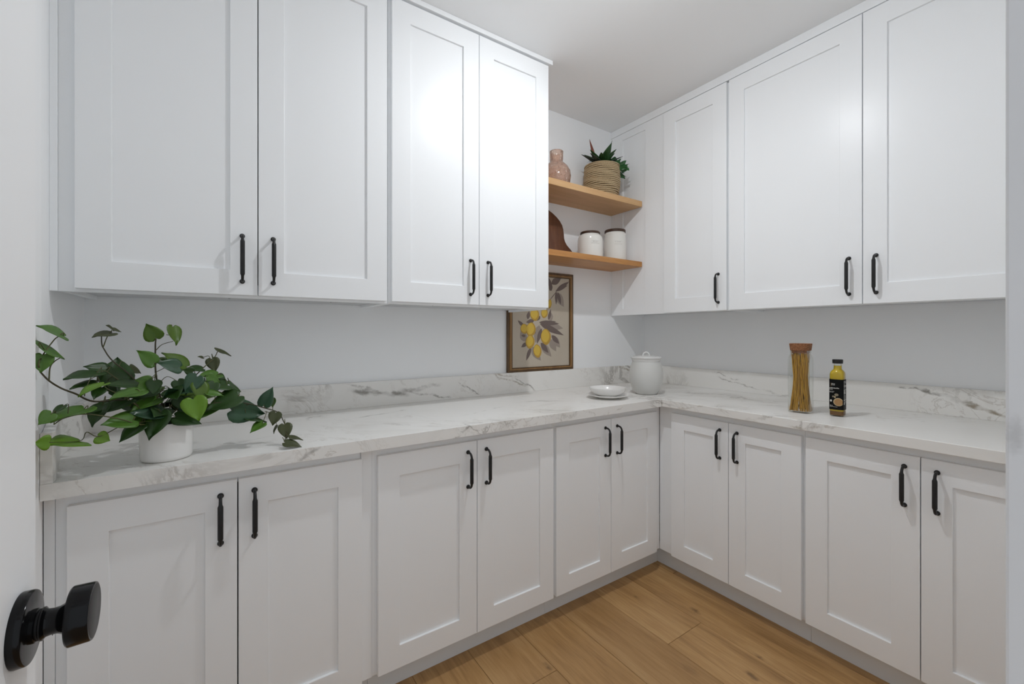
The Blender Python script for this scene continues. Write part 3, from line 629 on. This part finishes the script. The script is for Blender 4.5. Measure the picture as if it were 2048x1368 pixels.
for i, (bx, bz, tx, tz, wd, k) in enumerate(PLEAVES):
    if k == 1: 
        lf = flat(leafpts((bx, bz), (tx, tz), wd * 0.9), -0.0156 - 0.00001 * i, 'painted_leaf', M['leaf_ink'], pp)
        if wd > 0.03: flat(leafpts((bx + (tx - bx) * 0.1, bz + (tz - bz) * 0.1), (bx + (tx - bx) * 0.85, bz + (tz - bz) * 0.85 + 0.004), wd * 0.28), -0.0161 - 0.00001 * i, 'painted_vein', M['leaf_ink2'], pp)
for i, (x, z, rx, rz_) in enumerate(LEMONS):
    tl_ = random.Random(i).uniform(-0.35, 0.35)
    def lem(sx, sz, ox, oz): return [(x + ox + math.cos(tl_) * rx * sx * math.cos(a) - math.sin(tl_) * rz_ * sz * math.sin(a) * (1 + 0.12 * abs(math.sin(a)) ** 6), z + oz + math.sin(tl_) * rx * sx * math.cos(a) + math.cos(tl_) * rz_ * sz * math.sin(a) * (1 + 0.12 * abs(math.sin(a)) ** 6)) for a in [j * math.pi / 12 for j in range(24)]]
    flat(lem(1, 1, 0, 0), -0.0165 - 0.00002 * i, 'painted_lemon', M['lemon_sh'], pp)
    flat(lem(0.78, 0.80, -rx * 0.12, rz_ * 0.12), -0.0169 - 0.00002 * i, 'painted_highlight', M['lemon'], pp)

# ================================================================ things on the worktop
ck = thing('ceramic_crock', 'pale grey lidded ceramic crock in the worktop corner', 'jar', (-0.530, -0.452, CT))
build(MB().lathe([(0.001, 0.003), (0.056, 0.0005), (0.061, 0.003), (0.075, 0.025), (0.087, 0.060), (0.0915, 0.095), (0.090, 0.128), (0.084, 0.158), (0.0775, 0.176), (0.0755, 0.182), (0.001, 0.182)], 56), 'body', M['crock'], ck, smooth=True, angle=60)
cl = build(MB().lathe([(0.0735, 0.1815), (0.0765, 0.184), (0.0780, 0.196), (0.0825, 0.200), (0.0835, 0.204), (0.0815, 0.208), (0.070, 0.2105), (0.040, 0.2140), (0.001, 0.2155)], 56), 'lid', M['crockrim'], ck, smooth=True, angle=35)
build(MB().tube([(0.018 * math.cos(a) * 0.78, -0.018 * math.cos(a) * 0.62 * 0.0 + 0.018 * math.cos(a) * (-0.62), 0.213 + 0.020 * math.sin(a)) for a in [i * math.pi / 14 for i in range(15)]], 0.0042, 10), 'loop_handle', M['crockrim'], cl, smooth=True, angle=70)

pt = build(MB().lathe([(0.001, 0.004), (0.050, 0.004), (0.052, 0.0005), (0.058, 0.0005), (0.062, 0.005), (0.085, 0.010), (0.1075, 0.0185), (0.1090, 0.0200), (0.1080, 0.0215), (0.084, 0.0135), (0.064, 0.0100), (0.001, 0.0095)], 64), 'dinner_plate', M['ceramic'], smooth=True, angle=50, loc=(-0.828, -0.442, CT))
tag(pt, 'white plate lying under the white bowl on the worktop', 'plate')
bw = build(MB().lathe([(0.001, 0.004), (0.040, 0.004), (0.043, 0.0003), (0.049, 0.0003), (0.054, 0.004), (0.074, 0.012), (0.088, 0.025), (0.0945, 0.042), (0.0945, 0.0445), (0.0925, 0.0445), (0.085, 0.027), (0.071, 0.0155), (0.052, 0.0085), (0.001, 0.0070)], 64), 'shallow_bowl', M['ceramic'], smooth=True, angle=50, loc=(-0.826, -0.440, CT + 0.0102))
tag(bw, 'shallow white bowl standing on the white plate', 'bowl')

# pasta jar
def sqz(p_=4.0):
    def f_(a, z):
        return 1.0 / ((abs(math.cos(a)) ** p_ + abs(math.sin(a)) ** p_) ** (1 / p_))
    return f_
pj = thing('pasta_jar', 'tall square glass jar of spaghetti with a cork lid', 'jar', (-0.432, -1.192, CT), math.radians(6))
gp = [(0.001, 0.003), (0.038, 0.0005), (0.0415, 0.004), (0.0420, 0.015), (0.0420, 0.225), (0.0410, 0.236), (0.0370, 0.246), (0.0345, 0.252), (0.0345, 0.266)]
build(MB().lathe(gp + [(0.0328, 0.266), (0.0328, 0.252), (0.0352, 0.244), (0.0394, 0.234), (0.0403, 0.224), (0.0403, 0.010), (0.036, 0.006), (0.001, 0.006)], 48, squeeze=sqz(5)), 'glass', M['glass'], pj, smooth=True, angle=40)
build(MB().lathe([(0.001, 0.255), (0.0300, 0.255), (0.0325, 0.2665), (0.0352, 0.267), (0.0385, 0.2955), (0.037, 0.297), (0.001, 0.297)], 40, squeeze=sqz(4)), 'cork_lid', M['cork'], pj, smooth=True, angle=35)
sp_ = MB(); rr = random.Random(5)
for i in range(230):
    a = rr.uniform(0, 2 * math.pi); q = math.sqrt(rr.uniform(0.45, 1.0)); b = a + rr.uniform(-1.3, 1.3)
    f4 = sqz(5)
    def pnt(t):
        ang = a + (b - a) * t; wst = 0.0385 - 0.0150 * min(1, t / 0.55) ** 0.75 + (0.0065 * ((t - 0.55) / 0.45) ** 1.2 if t > 0.55 else 0)
        e = wst * q * f4(ang, 0); return (e * math.cos(ang), e * math.sin(ang), 0.0075 + t * (0.243 + 0.006 * q * math.sin(i)))
    sp_.tube([pnt(t) for t in (0, 0.08, 0.18, 0.3, 0.45, 0.6, 0.8, 1.0)], 0.0011, 5)
so = build(sp_, 'spaghetti', M['pasta'], pj, smooth=True, angle=60); so['kind'] = 'stuff'

# oil bottle
ob = thing('oil_bottle', 'small square oil bottle with black label and black cap', 'bottle', (-0.402, -1.316, CT), math.radians(5))
bo = [(0.001, 0.003), (0.0215, 0.0005), (0.0238, 0.003), (0.0243, 0.010), (0.0243, 0.172), (0.0235, 0.181), (0.0205, 0.188), (0.0165, 0.192), (0.0150, 0.194), (0.0145, 0.216)]
def sqb(a, z):
    k = max(0.0, min(1.0, (0.190 - z) / 0.012)); s4 = 1.0 / ((abs(math.cos(a)) ** 6 + abs(math.sin(a)) ** 6) ** (1 / 6)); return 1 + (s4 - 1) * k
build(MB().lathe(bo + [(0.0125, 0.216)], 48, squeeze=sqb), 'glass', M['glass_green'], ob, smooth=True, angle=40)
build(MB().lathe([(0.001, 0.022), (0.0226, 0.022), (0.0228, 0.172), (0.0220, 0.180), (0.0192, 0.1865), (0.0150, 0.1905), (0.0132, 0.193), (0.0128, 0.2075), (0.001, 0.2075)], 40, squeeze=sqb), 'oil', M['oil'], ob, smooth=True, angle=40)
build(MB().lathe([(0.001, 0.0045), (0.0218, 0.0045), (0.0226, 0.008), (0.0226, 0.0218), (0.001, 0.0218)], 40, squeeze=sqb), 'sediment', M['sediment'], ob, smooth=True, angle=40)
build(MB().lathe([(0.001, 0.2165), (0.0178, 0.2165), (0.0178, 0.2215), (0.0172, 0.2222), (0.0182, 0.2230), (0.0182, 0.2318), (0.0172, 0.2330), (0.001, 0.2330)], 36), 'cap', M['black'], ob, smooth=True, angle=30)
lb = build(MB().lathe([(0.0247, 0.028), (0.0249, 0.0282), (0.0249, 0.1518), (0.0247, 0.152)], 64, squeeze=sqb), 'label', M['label'], ob, smooth=True, angle=40)
lb['label'] = 'black printed label'
def lprint(face, rects, name, mat, d=0.02525):
    mb = MB()
    for (s0, s1, z0, z1) in rects:
        k = len(mb.v)
        if face == 'front': mb.v += [(-d, -s0, z0), (-d, -s1, z0), (-d, -s1, z1), (-d, -s0, z1)]
        else: mb.v += [(s0, -d, z0), (s1, -d, z0), (s1, -d, z1), (s0, -d, z1)]
        mb.f.append((k, k + 1, k + 2, k + 3))
    return build(mb, name, mat, lb)
rr = random.Random(9); rows = []
def row(x0, x1, z, h, n_):
    for i in range(n_):
        a_ = x0 + (x1 - x0) * i / n_; rows.append((a_, a_ + (x1 - x0) / n_ * rr.uniform(0.5, 0.85), z, z + h * rr.uniform(0.75, 1.1)))
row(-0.015, -0.003, 0.1320, 0.0035, 4); row(-0.015, -0.003, 0.1275, 0.0030, 4); row(-0.021, 0.011, 0.1140, 0.0042, 11); row(-0.021, -0.010, 0.1090, 0.0028, 4)
row(-0.021, -0.005, 0.1010, 0.0018, 7); row(-0.021, -0.008, 0.0980, 0.0018, 6); row(-0.020, -0.009, 0.0430, 0.0026, 3); row(-0.020, 0.006, 0.0385, 0.0018, 9)
lprint('front', rows, 'print', M['label_white'])
lprint('front', [(-0.0165, -0.0160, 0.123, 0.138)], 'print', M['label_tan'])
side = []
for i in range(20):
    z_ = 0.050 + i * 0.0049; side.append((-0.020, -0.020 + rr.uniform(0.012, 0.034), z_, z_ + rr.choice([0.0016, 0.002, 0.0036])))
lprint('side', side, 'print', M['label_white'])
def disc(cx0, cz0, rx, rz_, d, name, mat, clip=0.0225):
    mb = MB(); mb.v = [(-d, -min(cx0 + rx * math.cos(j * math.pi / 14), clip), cz0 + rz_ * math.sin(j * math.pi / 14)) for j in range(28)]; mb.f = [tuple(range(28))]
    return build(mb, name, mat, lb)
disc(0.0085, 0.0600, 0.0170, 0.0165, 0.02528, 'printed_plate', M['label_rim']); disc(0.0090, 0.0595, 0.0145, 0.0140, 0.02534, 'printed_food', M['label_tan'])
disc(0.0020, 0.0890, 0.0070, 0.0055, 0.02528, 'printed_garlic', M['label_garlic']); disc(-0.0090, 0.0815, 0.0040, 0.0035, 0.02528, 'printed_clove', M['label_garlic']); disc(-0.0030, 0.0795, 0.0025, 0.0040, 0.02530, 'printed_clove', M['label_rim']); disc(-0.0165, 0.0640, 0.0035, 0.0045, 0.02528, 'printed_clove', M['label_white'])

# ---------------------------------------------------------------- potted heart-leaf vine
vn = thing('potted_vine', 'trailing heart-leaf vine in a white ceramic pot on the worktop', 'potted plant', (-2.632, -0.525, CT))
PR = 0.0575
build(MB().lathe([(0.001, 0.003), (PR - 0.006, 0.0005), (PR - 0.002, 0.003), (PR - 0.0005, 0.010), (PR + 0.001, 0.055), (PR + 0.0015, 0.098), (PR + 0.001, 0.1005), (PR - 0.001, 0.1012), (PR - 0.0035, 0.100), (PR - 0.005, 0.080), (0.001, 0.078)], 56), 'pot', M['ceramic'], vn, smooth=True, angle=50)
build(MB().lathe([(PR - 0.006, 0.079), (PR - 0.006, 0.092), (0.02, 0.097), (0.001, 0.098)], 28), 'soil', M['soil'], vn, smooth=True)
LEAVES=[
(-0.1684,-0.135,0.3346,-0.1989,-0.175,0.3608,-0.0081,0.0142,0.0123,'M'),
(-0.1955,-0.185,0.313,-0.164,-0.135,0.2863,0.0118,-0.0148,-0.0138,'M'),
(-0.1891,-0.185,0.2954,-0.1898,-0.195,0.2577,-0.0152,-0.0038,0.0013,'M'),
(-0.1217,0.065,0.342,-0.1533,0.025,0.3363,-0.0142,0.0104,0.0054,'O'),
(-0.1206,0.065,0.3524,-0.1302,0.045,0.3632,-0.0033,0.0051,0.0065,'O'),
(-0.1195,0.065,0.3524,-0.1045,0.075,0.345,0.0016,-0.0055,-0.0041,'O'),
(-0.0239,0.005,0.3271,-0.0431,-0.005,0.3675,0.0177,0.002,0.0089,'G'),
(-0.1246,0.025,0.2456,-0.1658,0.005,0.2573,-0.0011,0.0102,0.0136,'D'),
(-0.1359,-0.015,0.2407,-0.1838,-0.075,0.2355,-0.0215,0.0167,0.0051,'D'),
(-0.1076,0.025,0.2099,-0.1107,0.065,0.2793,0.0327,0.0052,-0.0015,'D'),
(-0.0229,-0.035,0.2623,-0.0541,-0.055,0.2985,0.0091,0.0095,0.0132,'M'),
(-0.1322,-0.035,0.2174,-0.1728,-0.075,0.2141,-0.0143,0.0141,0.0044,'D'),
(-0.1096,-0.095,0.2191,-0.1482,-0.135,0.2032,-0.015,0.0144,0.0002,'L'),
(-0.1224,-0.045,0.2068,-0.1325,-0.075,0.1829,-0.0138,0.0036,0.0013,'D'),
(-0.0536,-0.035,0.2065,-0.1206,-0.055,0.2186,-0.0053,0.0233,0.009,'D'),
(-0.0438,-0.085,0.1944,-0.0931,-0.135,0.1885,-0.0179,0.0169,0.0061,'M'),
(-0.1151,-0.075,0.1666,-0.1304,-0.115,0.1249,-0.0192,0.0095,-0.002,'D'),
(-0.1356,-0.135,0.1669,-0.1738,-0.205,0.1562,-0.0255,0.0135,0.0025,'M'),
(-0.1737,-0.195,0.1704,-0.1879,-0.215,0.1523,-0.0099,-0.0012,0.0091,'M'),
(-0.1647,-0.155,0.1802,-0.1785,-0.175,0.1677,-0.0082,0.0053,0.0006,'D'),
(-0.0545,-0.105,0.1273,-0.1063,-0.145,0.1299,-0.0106,0.0147,0.0151,'M'),
(-0.1137,-0.135,0.101,-0.0921,-0.135,0.0877,-0.0071,-0.0033,-0.0115,'L'),
(-0.0441,-0.075,0.1127,-0.0825,-0.105,0.0773,-0.0156,0.0142,0.0049,'D'),
(-0.0064,-0.065,0.1378,-0.0285,-0.09,0.0705,-0.0246,0.0105,0.0042,'D'),
(-0.0069,-0.06,0.1314,-0.0676,-0.085,0.1417,-0.0057,0.0193,0.0129,'T'),
(-0.1729,-0.215,0.1127,-0.1902,-0.23,0.1173,0.0013,0.0028,0.0139,'L'),
(-0.1428,-0.135,0.0936,-0.177,-0.205,0.1088,-0.0223,0.0134,0.0118,'L'),
(-0.0307,-0.025,0.2155,-0.0622,-0.035,0.2213,0.0007,0.0042,0.0113,'M'),
(-0.0328,-0.045,0.2118,-0.0538,-0.065,0.1929,-0.0093,-0.0002,0.0105,'M'),
(-0.0213,-0.05,0.2173,-0.0218,-0.065,0.1847,-0.0153,-0.0016,0.001,'D'),
(-0.0885,-0.055,0.1668,-0.1362,-0.095,0.1558,-0.0147,0.0152,0.0084,'D'),
(-0.0705,-0.065,0.1721,-0.1136,-0.115,0.1514,-0.0193,0.0155,0.0028,'D'),
(-0.1259,0.045,0.1858,-0.103,0.065,0.1997,0.0083,0,-0.0137,'D'),
(-0.0879,0.085,0.2456,-0.0649,0.105,0.2275,0.0006,-0.0089,-0.0091,'O'),
(-0.0851,0.005,0.1872,-0.1015,-0.025,0.1527,-0.0164,0.0053,0.0032,'D'),
(-0.0505,-0.025,0.1592,-0.0707,-0.035,0.1483,-0.0076,0.0007,0.0134,'D'),
(0.0132,-0.015,0.3584,0.0265,-0.035,0.3108,-0.0132,-0.0138,0.0021,'G'),
(0.0403,0.025,0.2469,-0.0108,0.005,0.2895,0.0038,0.0203,0.0141,'G'),
(0.0308,-0.045,0.249,-0.0126,-0.075,0.2657,-0.0005,0.0103,0.0171,'T'),
(0.0692,-0.055,0.224,0.0445,-0.075,0.1791,-0.0174,-0.0001,0.0096,'T'),
(0.0769,0.085,0.2677,0.0642,0.075,0.2719,-0.0021,0.0042,0.0037,'O'),
(0.0764,0.065,0.2362,0.034,0.045,0.2396,-0.0058,0.0137,0.008,'D'),
(0.0984,0.085,0.2637,0.1082,0.075,0.224,-0.016,-0.0006,-0.0038,'O'),
(0.0996,0.095,0.2598,0.1148,0.085,0.2363,-0.0085,-0.0058,-0.003,'O'),
(0.109,0.105,0.2887,0.15,0.125,0.2721,0.0047,-0.0154,-0.0068,'O'),
(0.1141,0.045,0.2178,0.0688,0.005,0.2189,-0.0127,0.0147,0.0098,'M'),
(0.1139,0.055,0.2154,0.133,0.055,0.1845,-0.0091,-0.0074,-0.0056,'D'),
(0.1413,0.085,0.1876,0.1743,0.095,0.1568,-0.0003,-0.0157,-0.0055,'D'),
(0.1385,0.025,0.1872,0.0722,-0.015,0.202,-0.0104,0.0224,0.0139,'D'),
(0.0885,-0.055,0.1777,0.1308,-0.045,0.1685,0.0018,-0.0142,-0.0071,'M'),
(0.1653,-0.005,0.1561,0.0853,-0.035,0.1298,-0.0143,0.0229,0.0175,'D'),
(0.074,-0.055,0.2058,0.0796,-0.075,0.1541,-0.0185,-0.0076,0.0009,'G'),
(0.0613,-0.085,0.1673,0.0762,-0.105,0.1094,-0.0254,-0.0021,-0.0058,'L'),
(0.0219,-0.05,0.1179,0.0802,-0.06,0.0967,-0.0079,-0.0157,-0.0143,'D'),
(0.1464,-0.015,0.1175,0.2357,0.025,0.0922,-0.0065,-0.0045,-0.0301,'T'),
(0.182,0.005,0.0879,0.2416,0.025,0.0694,0.0051,-0.0219,-0.0072,'D'),
(0.228,-0.005,0.0695,0.192,-0.025,0.0505,-0.0096,0.0121,0.0054,'M'),
(0.2313,0.025,0.1164,0.2527,0.035,0.1749,0.0167,-0.015,-0.0036,'T'),
(0.2603,0.055,0.1338,0.2557,0.055,0.1028,-0.007,0.0088,0.001,'M'),
(0.2636,0.02,0.0934,0.2534,0.005,0.0562,-0.0163,0.0019,0.0037,'O'),
(0.2839,-0.02,0.0604,0.2873,-0.045,0.0213,-0.0179,0.0013,-0.0024,'O'),
(0.2785,-0.075,0.0174,0.3234,-0.09,0.0053,-0.0067,-0.0151,-0.0061,'O'),
(0.2927,-0.05,0.0249,0.3339,-0.045,0.0158,0.001,-0.0149,-0.0035,'O'),
(0.2661,0.015,0.0529,0.2549,0.005,0.0307,-0.0032,0.0088,-0.0023,'O'),
(0.0246,-0.025,0.2121,0.0371,-0.035,0.1764,-0.014,-0.0015,-0.0045,'D'),
(0.0257,-0.04,0.1661,0.0405,-0.05,0.1336,-0.0134,-0.0017,-0.0056,'D'),
(-0.0046,0.065,0.2588,-0.0277,0.055,0.2726,0.0036,0.0039,0.0088,'D'),
(0.1076,-0.025,0.2006,0.0931,-0.045,0.167,-0.0153,0.0003,0.0064,'D'),
(0.0563,0.005,0.232,0.035,-0.005,0.24,0.0034,0.001,0.0105,'D'),
(0.0918,-0.005,0.2185,0.1226,0.005,0.1967,-0.0056,-0.0067,-0.011,'M'),
]
STEMS=[
(2.2,[(-0.0046, -0.015, 0.1062), (-0.0678, -0.055, 0.1677), (-0.1268, -0.095, 0.1784), (-0.1499, -0.135, 0.2034), (-0.1682, -0.155, 0.2194), (-0.1827, -0.175, 0.2392), (-0.1931, -0.185, 0.2594)]),
(1.3,[(-0.1827, -0.175, 0.2392), (-0.1834, -0.165, 0.2669), (-0.1792, -0.155, 0.2793), (-0.1722, -0.145, 0.287)]),
(1.4,[(-0.1931, -0.185, 0.2594), (-0.193, -0.195, 0.2786), (-0.19, -0.175, 0.2985), (-0.18, -0.155, 0.3264), (-0.1764, -0.145, 0.3335)]),
(1.8,[(-0.0112, 0.005, 0.1216), (-0.0682, 0.025, 0.2132), (-0.1173, 0.045, 0.2672), (-0.1362, 0.055, 0.2996), (-0.1405, 0.055, 0.3142), (-0.1411, 0.055, 0.3347)]),
(1.2,[(-0.1373, 0.055, 0.3054), (-0.1306, 0.06, 0.3317), (-0.1206, 0.065, 0.3524)]),
(2.2,[(-0.0148, -0.005, 0.1235), (-0.0217, -0.005, 0.219), (-0.0251, 0.005, 0.3018), (-0.0239, 0.005, 0.3271)]),
(1.0,[(-0.0224, -0.005, 0.2961), (-0.0088, -0.015, 0.3109), (0.0152, -0.025, 0.3197)]),
(0.9,[(-0.0005, -0.005, 0.3375), (0.012, -0.015, 0.3354)]),
(1.6,[(-0.0051, -0.005, 0.1225), (0.028, 0.025, 0.1762), (0.0764, 0.065, 0.2362), (0.1025, 0.085, 0.2636), (0.1131, 0.105, 0.2859)]),
(1.8,[(0.0042, -0.005, 0.1155), (0.0921, -0.015, 0.1386), (0.1707, -0.005, 0.1362), (0.2336, 0.015, 0.1108), (0.27, 0.025, 0.092), (0.2818, 0.005, 0.0699), (0.2888, -0.03, 0.0415), (0.2795, -0.065, 0.02)]),
(1.0,[(0.2336, 0.015, 0.1007), (0.2576, 0.02, 0.0872), (0.2661, 0.015, 0.0529)]),
(1.5,[(0.0018, -0.005, 0.1158), (0.0653, 0.025, 0.1733), (0.1166, 0.055, 0.1988), (0.1441, 0.075, 0.1884)]),
(1.5,[(-0.0069, -0.015, 0.1094), (-0.0415, -0.095, 0.1131), (-0.0774, -0.125, 0.136), (-0.13, -0.145, 0.1566), (-0.1608, -0.165, 0.1546), (-0.1729, -0.185, 0.1451)]),
(1.0,[(-0.005, -0.035, 0.1097), (-0.0672, -0.115, 0.1198), (-0.11, -0.135, 0.1005), (-0.13, -0.145, 0.1152), (-0.1428, -0.135, 0.0949), (-0.1749, -0.21, 0.1119)]),
(1.2,[(-0.0152, -0.045, 0.1356), (-0.0649, -0.075, 0.1729), (-0.1018, -0.095, 0.2053), (-0.1115, -0.095, 0.2193)]),
(1.3,[(-0.0092, -0.015, 0.1186), (-0.075, -0.005, 0.1934), (-0.1228, 0.015, 0.2405), (-0.1317, -0.005, 0.2425)]),
(1.0,[(-0.1396, -0.115, 0.195), (-0.1418, -0.095, 0.2083), (-0.1402, -0.055, 0.2333)]),
]
def catmull(pts, n_=6):
    P_ = [Vector(p) for p in pts]; P_ = [P_[0] * 2 - P_[1]] + P_ + [P_[-1] * 2 - P_[-2]]; out = []
    for i in range(1, len(P_) - 2):
        for k in range(n_):
            t = k / n_; a_, b_, c_, d_ = P_[i - 1:i + 3]
            out.append(0.5 * ((2 * b_) + (c_ - a_) * t + (2 * a_ - 5 * b_ + 4 * c_ - d_) * t * t + (3 * b_ - a_ - 3 * c_ + d_) * t ** 3))
    out.append(P_[-2]); return out
stem_pts = []
for r, pts in STEMS:
    pts = [tuple(p) for p in pts]
    if r >= 1.2 and abs(pts[0][0]) < 0.09 and pts[0][2] < 0.2: pts = [(random.uniform(-0.02, 0.02), random.uniform(-0.02, 0.02), 0.090)] + pts[1:]
    cr = catmull(pts); stem_pts += cr
    build(MB().tube(cr, [0.0011 * r * (1.0 - 0.35 * i / len(cr)) for i in range(len(cr))], 7), 'stem', M['stemd'] if r > 1.7 else M['stem'], vn, smooth=True, angle=80)
def vine_leaf(b, t, sd, tone, rs):
    b, t, sd = Vector(b), Vector(t), Vector(sd); a = t - b; L = a.length; an = a.normalized(); w_ = sd.length; s_ = sd.normalized(); nn = s_.cross(an)
    tocam = Vector((0.14, -1.5, 0.25))
    if nn.dot(tocam) < 0 : nn = -nn
    rows_ = [(-0.10, 0.40), (-0.03, 0.78), (0.10, 0.98), (0.25, 1.0), (0.42, 0.90), (0.58, 0.72), (0.73, 0.48), (0.86, 0.22), (1.0, 0.0)]
    qs = (-1, -0.66, -0.33, 0, 0.33, 0.66, 1); mb = MB(); K = len(qs)
    curl = rs.uniform(0.04, 0.16); fold = rs.uniform(0.05, 0.16); ph = rs.uniform(0, 6)
    for tt, hw in rows_:
        for q in qs:
            tq = tt if tt > 0.1 else max(tt, 0.02) * (1 - min(1, abs(q) * 1.8)) + tt * min(1, abs(q) * 1.8)
            rib = -0.022 * L * (1 - min(1, abs(q) / 0.33)) * (1 if 0 < tt < 0.95 else 0)
            off_ = nn * (w_ * fold * abs(q) - L * curl * tq * tq + rib + 0.02 * L * math.sin(ph + tq * 7) * abs(q))
            mb.v.append(tuple(b + a * tq + s_ * w_ * hw * q + off_))
    for i in range(len(rows_) - 1):
        for j in range(K - 1): mb.f.append((i * K + j, i * K + j + 1, (i + 1) * K + j + 1, (i + 1) * K + j))
    lf = build(mb, 'leaf', LEAF[tone], vn, smooth=True, angle=80)
    so_ = lf.modifiers.new('thickness', 'SOLIDIFY'); so_.thickness = 0.0004; so_.offset = 0
    near = min(stem_pts, key=lambda p_: (p_ - b).length)
    if 0.006 < (near - b).length:
        end = near if (near - b).length < 0.09 else Vector((b.x * 0.25, b.y * 0.25, 0.10))
        mid = (b + end) / 2 + Vector((0, 0, 0.012)) - an * 0.006
        build(MB().tube(catmull([b + an * 0.002, mid, end], 4), 0.0009, 6), 'leaf_stalk', M['stem'], vn, smooth=True, angle=80)
rs = random.Random(11)
for l in LEAVES: vine_leaf(l[0:3], l[3:6], [1.13 * q for q in l[6:9]], l[9], rs)
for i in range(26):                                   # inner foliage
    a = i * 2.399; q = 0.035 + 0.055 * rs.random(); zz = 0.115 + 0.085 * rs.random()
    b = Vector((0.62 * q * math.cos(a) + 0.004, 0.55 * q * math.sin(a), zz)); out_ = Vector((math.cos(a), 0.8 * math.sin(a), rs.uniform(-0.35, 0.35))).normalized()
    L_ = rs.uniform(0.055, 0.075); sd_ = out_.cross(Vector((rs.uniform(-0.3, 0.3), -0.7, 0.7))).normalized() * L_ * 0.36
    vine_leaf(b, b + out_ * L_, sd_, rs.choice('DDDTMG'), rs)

# ---------------------------------------------------------------- ceiling light (above the frame), the room's lamp
cl_ = thing('ceiling_light', 'small round white flush ceiling light over the middle of the floor', 'ceiling light', (-1.41, -1.03, CEIL))
build(MB().lathe([(0.001, -0.0005), (0.160, -0.0005), (0.160, -0.016), (0.154, -0.024), (0.030, -0.026), (0.040, -0.027), (0.040, -0.0462), (0.001, -0.0462)], 40), 'base_plate', M['ceil'], cl_, smooth=True, angle=40)  # unseen plate, made wide to block the lamp's upward light
em = bpy.data.materials.new('lamp_glow'); em.use_nodes = True; nt = em.node_tree; nt.nodes.clear()
e_ = nt.nodes.new('ShaderNodeEmission'); e_.inputs[0].default_value = (*LIGHT_COLOR, 1); e_.inputs[1].default_value = LIGHT_STRENGTH
oo = nt.nodes.new('ShaderNodeOutputMaterial'); nt.links.new(e_.outputs[0], oo.inputs[0])
build(MB().lathe([(0.0225, -0.0465), (0.0225, -0.0500)] + [(0.0225 * math.cos(i * math.pi / 16) + 0.0003, -0.050 - 0.005 * math.sin(i * math.pi / 16)) for i in range(1, 9)], 32), 'diffuser', em, cl_, smooth=True, angle=80)
